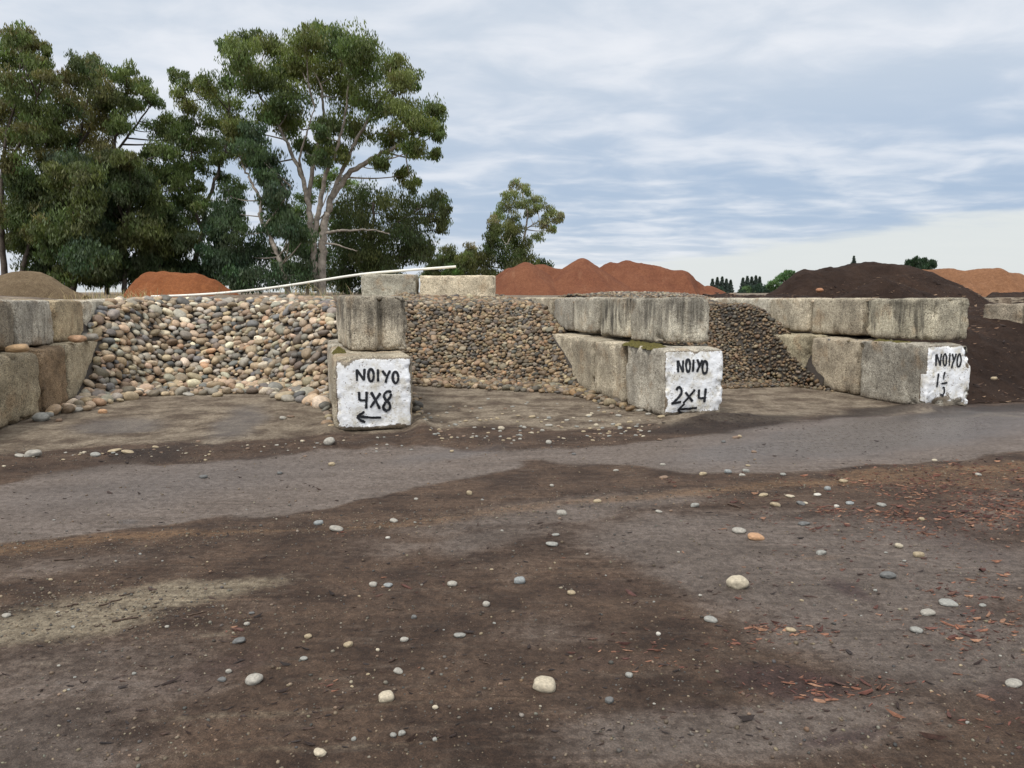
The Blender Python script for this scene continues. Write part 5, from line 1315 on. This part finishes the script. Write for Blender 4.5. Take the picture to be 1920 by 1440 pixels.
for i, (lb, Yd, stem, lobes, cset) in enumerate([
    ('low dense dark tree at the left edge with a leaning trunk', 44, [(30, 548), (48, 500), (62, 450), (.25, .1)], [(35, 360, 32), (75, 350, 34), (40, 410, 38), (85, 400, 38), (55, 455, 40), (25, 455, 24), (95, 450, 34), (75, 500, 36), (60, 430, 40)], GD),
    ('dense dark tree between the second and third trunks from the left', 42, [(132, 548), (138, 500), (145, 440), (.18, .07)], [(125, 330, 36), (165, 330, 34), (115, 385, 40), (165, 380, 40), (135, 430, 44), (110, 470, 38), (155, 480, 42), (125, 515, 36), (185, 430, 34), (175, 510, 34)], GD + GB[:1]),
    ('dense shadowy tree over the left end of the orange heap', 44, [(232, 548), (236, 480), (235, 420), (.22, .08)], [(210, 320, 30), (240, 300, 26), (200, 365, 34), (245, 360, 38), (225, 410, 42), (205, 460, 40), (250, 450, 42), (225, 505, 40), (268, 500, 36), (190, 520, 28)], GD),
    ('dark wide tree right above the orange heap', 46, [(300, 548), (300, 490), (298, 430), (.22, .08)], [(285, 410, 34), (320, 420, 32), (285, 455, 38), (325, 460, 36), (300, 500, 40), (340, 500, 32), (275, 525, 32), (325, 530, 34), (350, 455, 22)], GD + GB[:1]),
    ('bluish low tree between the orange heap and the leaning trunk', 46, [(410, 548), (408, 500), (405, 460), (.16, .06)], [(400, 430, 24), (415, 460, 28), (390, 480, 28), (425, 500, 34), (390, 520, 34), (450, 525, 30), (365, 530, 26)], GB)]):
    tree('understory_tree', lb, Yd, [stem], lobes + [(x_ + 12, y_ - 14, r_) for x_, y_, r_ in lobes[::3]], cset, 30 + i, dens=1.35, depth=1.8, bark='barkdark', group=US, nper=42, leaf=.3)
tree('light_green_tree', 'yellowish green tree glimpsed behind the trunks of the tallest eucalyptus', 56,
     [[(575, 548), (580, 480), (590, 420), (.2, .06)]], [(560, 400, 22), (575, 370, 22), (600, 345, 20), (625, 330, 18), (545, 430, 24), (585, 430, 28), (560, 470, 30), (600, 480, 32), (640, 420, 26), (655, 350, 18), (570, 520, 30), (610, 525, 30), (530, 500, 28), (650, 470, 26)],
     [(.13, .19, .055), (.11, .17, .05), (.09, .13, .045)], 19, dens=1.5, depth=1.4, nper=34, droop=.5)
tree('eucalyptus_tree', 'smaller pale eucalyptus standing alone right of the big trees', 62,
     [[(962, 545), (965, 500), (985, 440), (990, 400), (980, 365), (.2, .05)], [(985, 430), (1010, 415), (1035, 408), (.08, .03)]],
     [(968, 345, 14), (985, 352, 16), (960, 365, 18), (948, 385, 18), (975, 380, 20), (935, 405, 16), (1005, 375, 16), (1012, 388, 16), (1030, 400, 16), (1045, 410, 13), (1052, 405, 8), (1020, 420, 16), (1035, 430, 10), (1010, 445, 13), (960, 410, 18), (925, 415, 12), (990, 400, 14), (950, 430, 20)],
     GP, 9, dens=1.6, depth=1.4, leaf=.26, nper=26, lit_top_col=(.30, .31, .16))
tree('round_bush_tree', 'bushy yellow green tree under the lone pale eucalyptus', 58,
     [[(950, 548), (950, 500), (950, 460), (.2, .06)]], [(935, 430, 20), (965, 430, 20), (955, 450, 28), (925, 460, 26), (975, 465, 26), (905, 485, 26), (945, 485, 32), (985, 488, 26), (915, 510, 26), (960, 512, 30), (1000, 505, 20), (885, 500, 20)],
     [(.085, .10, .032), (.065, .085, .028), (.10, .11, .04)], 10, dens=1.6, depth=1.6, nper=34)
for i, (lb, px, py, r, Yd, cset) in enumerate([('dark round shrub right of the weeping tree', 842, 475, 19, 66, GD), ('dark green bush at the foot of the bushy tree', 1015, 500, 20, 64, GD), ('low bright green bush beside the pipe end', 845, 505, 12, 60, [(.09, .14, .04)]),
                                      ('pale flowering shrub left of the bushy tree', 880, 470, 15, 60, GP), ('dark shrub left of the pale flowering one', 868, 500, 20, 66, GD), ('dark low shrub between the weeping tree and the pipe end', 815, 500, 20, 68, GD)]):
    tree('shrub', lb, Yd, [[(px, 549), (px, py + r), (px, py), (.08, .03)]], [(px, py, r), (px - r * .8, py + r * .7, r * .9), (px + r * .7, py + r * .8, r * .9), (px, py + 1.6 * r, r)], cset, 50 + i, dens=2.2, depth=.8, cat='shrub', nper=34, leaf=.28, bark='barkdark')
tree('oak_tree', 'round dark tree top showing over the tan heap on the right', 120, [[(1725, 552), (1725, 520), (1725, 500), (.3, .1)]],
     [(1705, 494, 10), (1718, 492, 10), (1730, 491, 10), (1743, 495, 10), (1750, 497, 7), (1712, 500, 10), (1738, 502, 10), (1725, 505, 14), (1725, 520, 18)], [(.03, .055, .028)], 60, dens=4, depth=1.2, leaf=.5, nper=30, bark='barkdark')
tree('oak_tree', 'light green tree rising behind the left slope of the dark heap', 110, [[(1470, 556), (1470, 535), (1470, 520), (.3, .1)]],
     [(1478, 515, 9), (1486, 512, 6), (1465, 522, 10), (1452, 530, 9), (1478, 528, 12), (1444, 537, 8), (1460, 540, 12), (1475, 545, 12)], [(.10, .18, .075)], 61, dens=4, depth=1.2, leaf=.45, nper=30)
for i, (lb, px, py, r, cset) in enumerate([('far light green bush between the red and dark heaps', 1400, 545, 9, [(.10, .17, .07)]), ('far bush at the right foot of the red heap', 1352, 552, 5, [(.08, .14, .05)]), ('dark bush right of the far conifers', 1428, 543, 13, [(.04, .07, .045)]), ('dark rounded bush under the left far conifers', 1348, 548, 10, [(.045, .075, .055)]), ('dark rounded bush under the right far conifers', 1402, 543, 10, [(.045, .075, .055)]), ('pale grassy bush in front of the far conifers', 1415, 552, 7, [(.16, .21, .09)])]):
    tree('far_bush', lb, 140, [[(px, 556), (px, py + 3), (px, py), (.1, .04)]], [(px, py, r), (px - r, py + r * .6, r * .8), (px + r, py + r * .6, r * .8)], cset, 70 + i, dens=8, depth=.8, cat='bush', leaf=.5, nper=26, twigs=False)
# far conifers
def conifer(px, top, Yd, first=None):
    rg = np.random.default_rng(int(px))
    b = at(px, 556, Yd); hgt_ = (556 - top) / F * Yd
    root = empty('conifer_tree', (b[0], Yd, PLZ))
    z = rg.random(2600) ** .8; a = rg.uniform(0, 6.28, 2600)
    rad = (1 - z) * hgt_ * .36 * (.35 + .65 * np.abs(np.sin(z * 15 + a * .5 + px))) + .03
    c = np.stack([np.cos(a) * rad * rg.random(2600) ** .5, np.sin(a) * rad * rg.random(2600) ** .5, z * hgt_], -1)
    V, q, cl_ = leaves(c, np.full(2600, .08), 1, .62, np.tile([[.075, .10, .09]], (2600, 1)), rg, .35, .35)  # bluish distance haze put into the needle colour
    link('crown', np_mesh('crown', V, q, cl_, smooth=False), M['leaf'], root)
    V, q = tube([(0, 0, -.3), (0, 0, hgt_ * .5), (0, 0, hgt_ * .95)], [.3, .18, .05], 6)
    link('trunk', np_mesh('trunk', V, q), M['barkdark'], root)
    return root
cf_ = [(1335, 531, 'left end'), (1344, 528, ''), (1353, 527, ''), (1361, 531, ''), (1369, 533, ''), (1392, 529, ''), (1400, 526, ''), (1408, 527, ''), (1416, 525, ''), (1423, 527, '')]
ordn = ['first', 'second', 'third', 'fourth', 'fifth', 'first', 'second', 'third', 'fourth', 'fifth']
for i, (px, top, _) in enumerate(cf_):
    r = conifer(px, top, 190)
    tag(r, f"{ordn[i]} dark conifer from the left in the {'left' if i < 5 else 'right'} far group on the horizon", 'conifer', 'far conifers on the horizon')
r = conifer(1597, 489, 190); tag(r, 'lone conifer tip showing above the dark heap', 'conifer', 'far conifers on the horizon')

# ------------------------------------------------------------------ dry grass on the upper level
rg = np.random.default_rng(91); Vs, Fs, Cs, k = [], [], [], 0
spots = [(200, 548, 40, 12.8, 300, .17), (255, 550, 25, 12.9, 110, .15), (575, 548, 30, 14.6, 190, .24), (640, 548, 25, 14.4, 90, .22), (300, 552, 120, 14.2, 60, .10), (150, 552, 40, 12.6, 60, .10), (500, 548, 60, 15.4, 60, .13), (405, 552, 10, 14.5, 16, .28)]
for cx_, cy_, sp_, Yd, n, hh in spots:
    for _ in range(int(n * .55)):
        px = rg.normal(cx_, sp_); Y_ = Yd + rg.normal(0, .35); X_ = at(px, 550, Y_)[0]
        z0 = float(terrain_z(np.array(X_), np.array(Y_))) - .01
        h_ = hh * rg.uniform(.4, 1.5); dx, dy = rg.normal(0, .35, 2) * h_
        wv = np.array([rg.uniform(-1, 1), rg.uniform(-1, 1), 0]); wv = wv / np.linalg.norm(wv) * .004
        p0 = np.array([X_, Y_, z0]); p1 = p0 + (dx * .35, dy * .35, h_ * .6); p2 = p0 + (dx, dy, h_)
        Vs.append([p0 - wv, p0 + wv, p1 + wv * .8, p1 - wv * .8, p2 + wv * .2, p2 - wv * .2]); Fs += [[k, k + 1, k + 2, k + 3], [k + 3, k + 2, k + 4, k + 5]]; k += 6
        c = np.array((.42, .33, .17) if rg.random() < .7 else (.16, .20, .07)) * rg.uniform(.7, 1.2); Cs.append(np.broadcast_to(c, (6, 3)))
o = link('dry_grass', np_mesh('dry_grass', np.concatenate(Vs), np.array(Fs), np.concatenate(Cs), smooth=False), M['grass']); tag(o, 'straw coloured dry grass growing along the upper level', 'grass', kind='stuff')
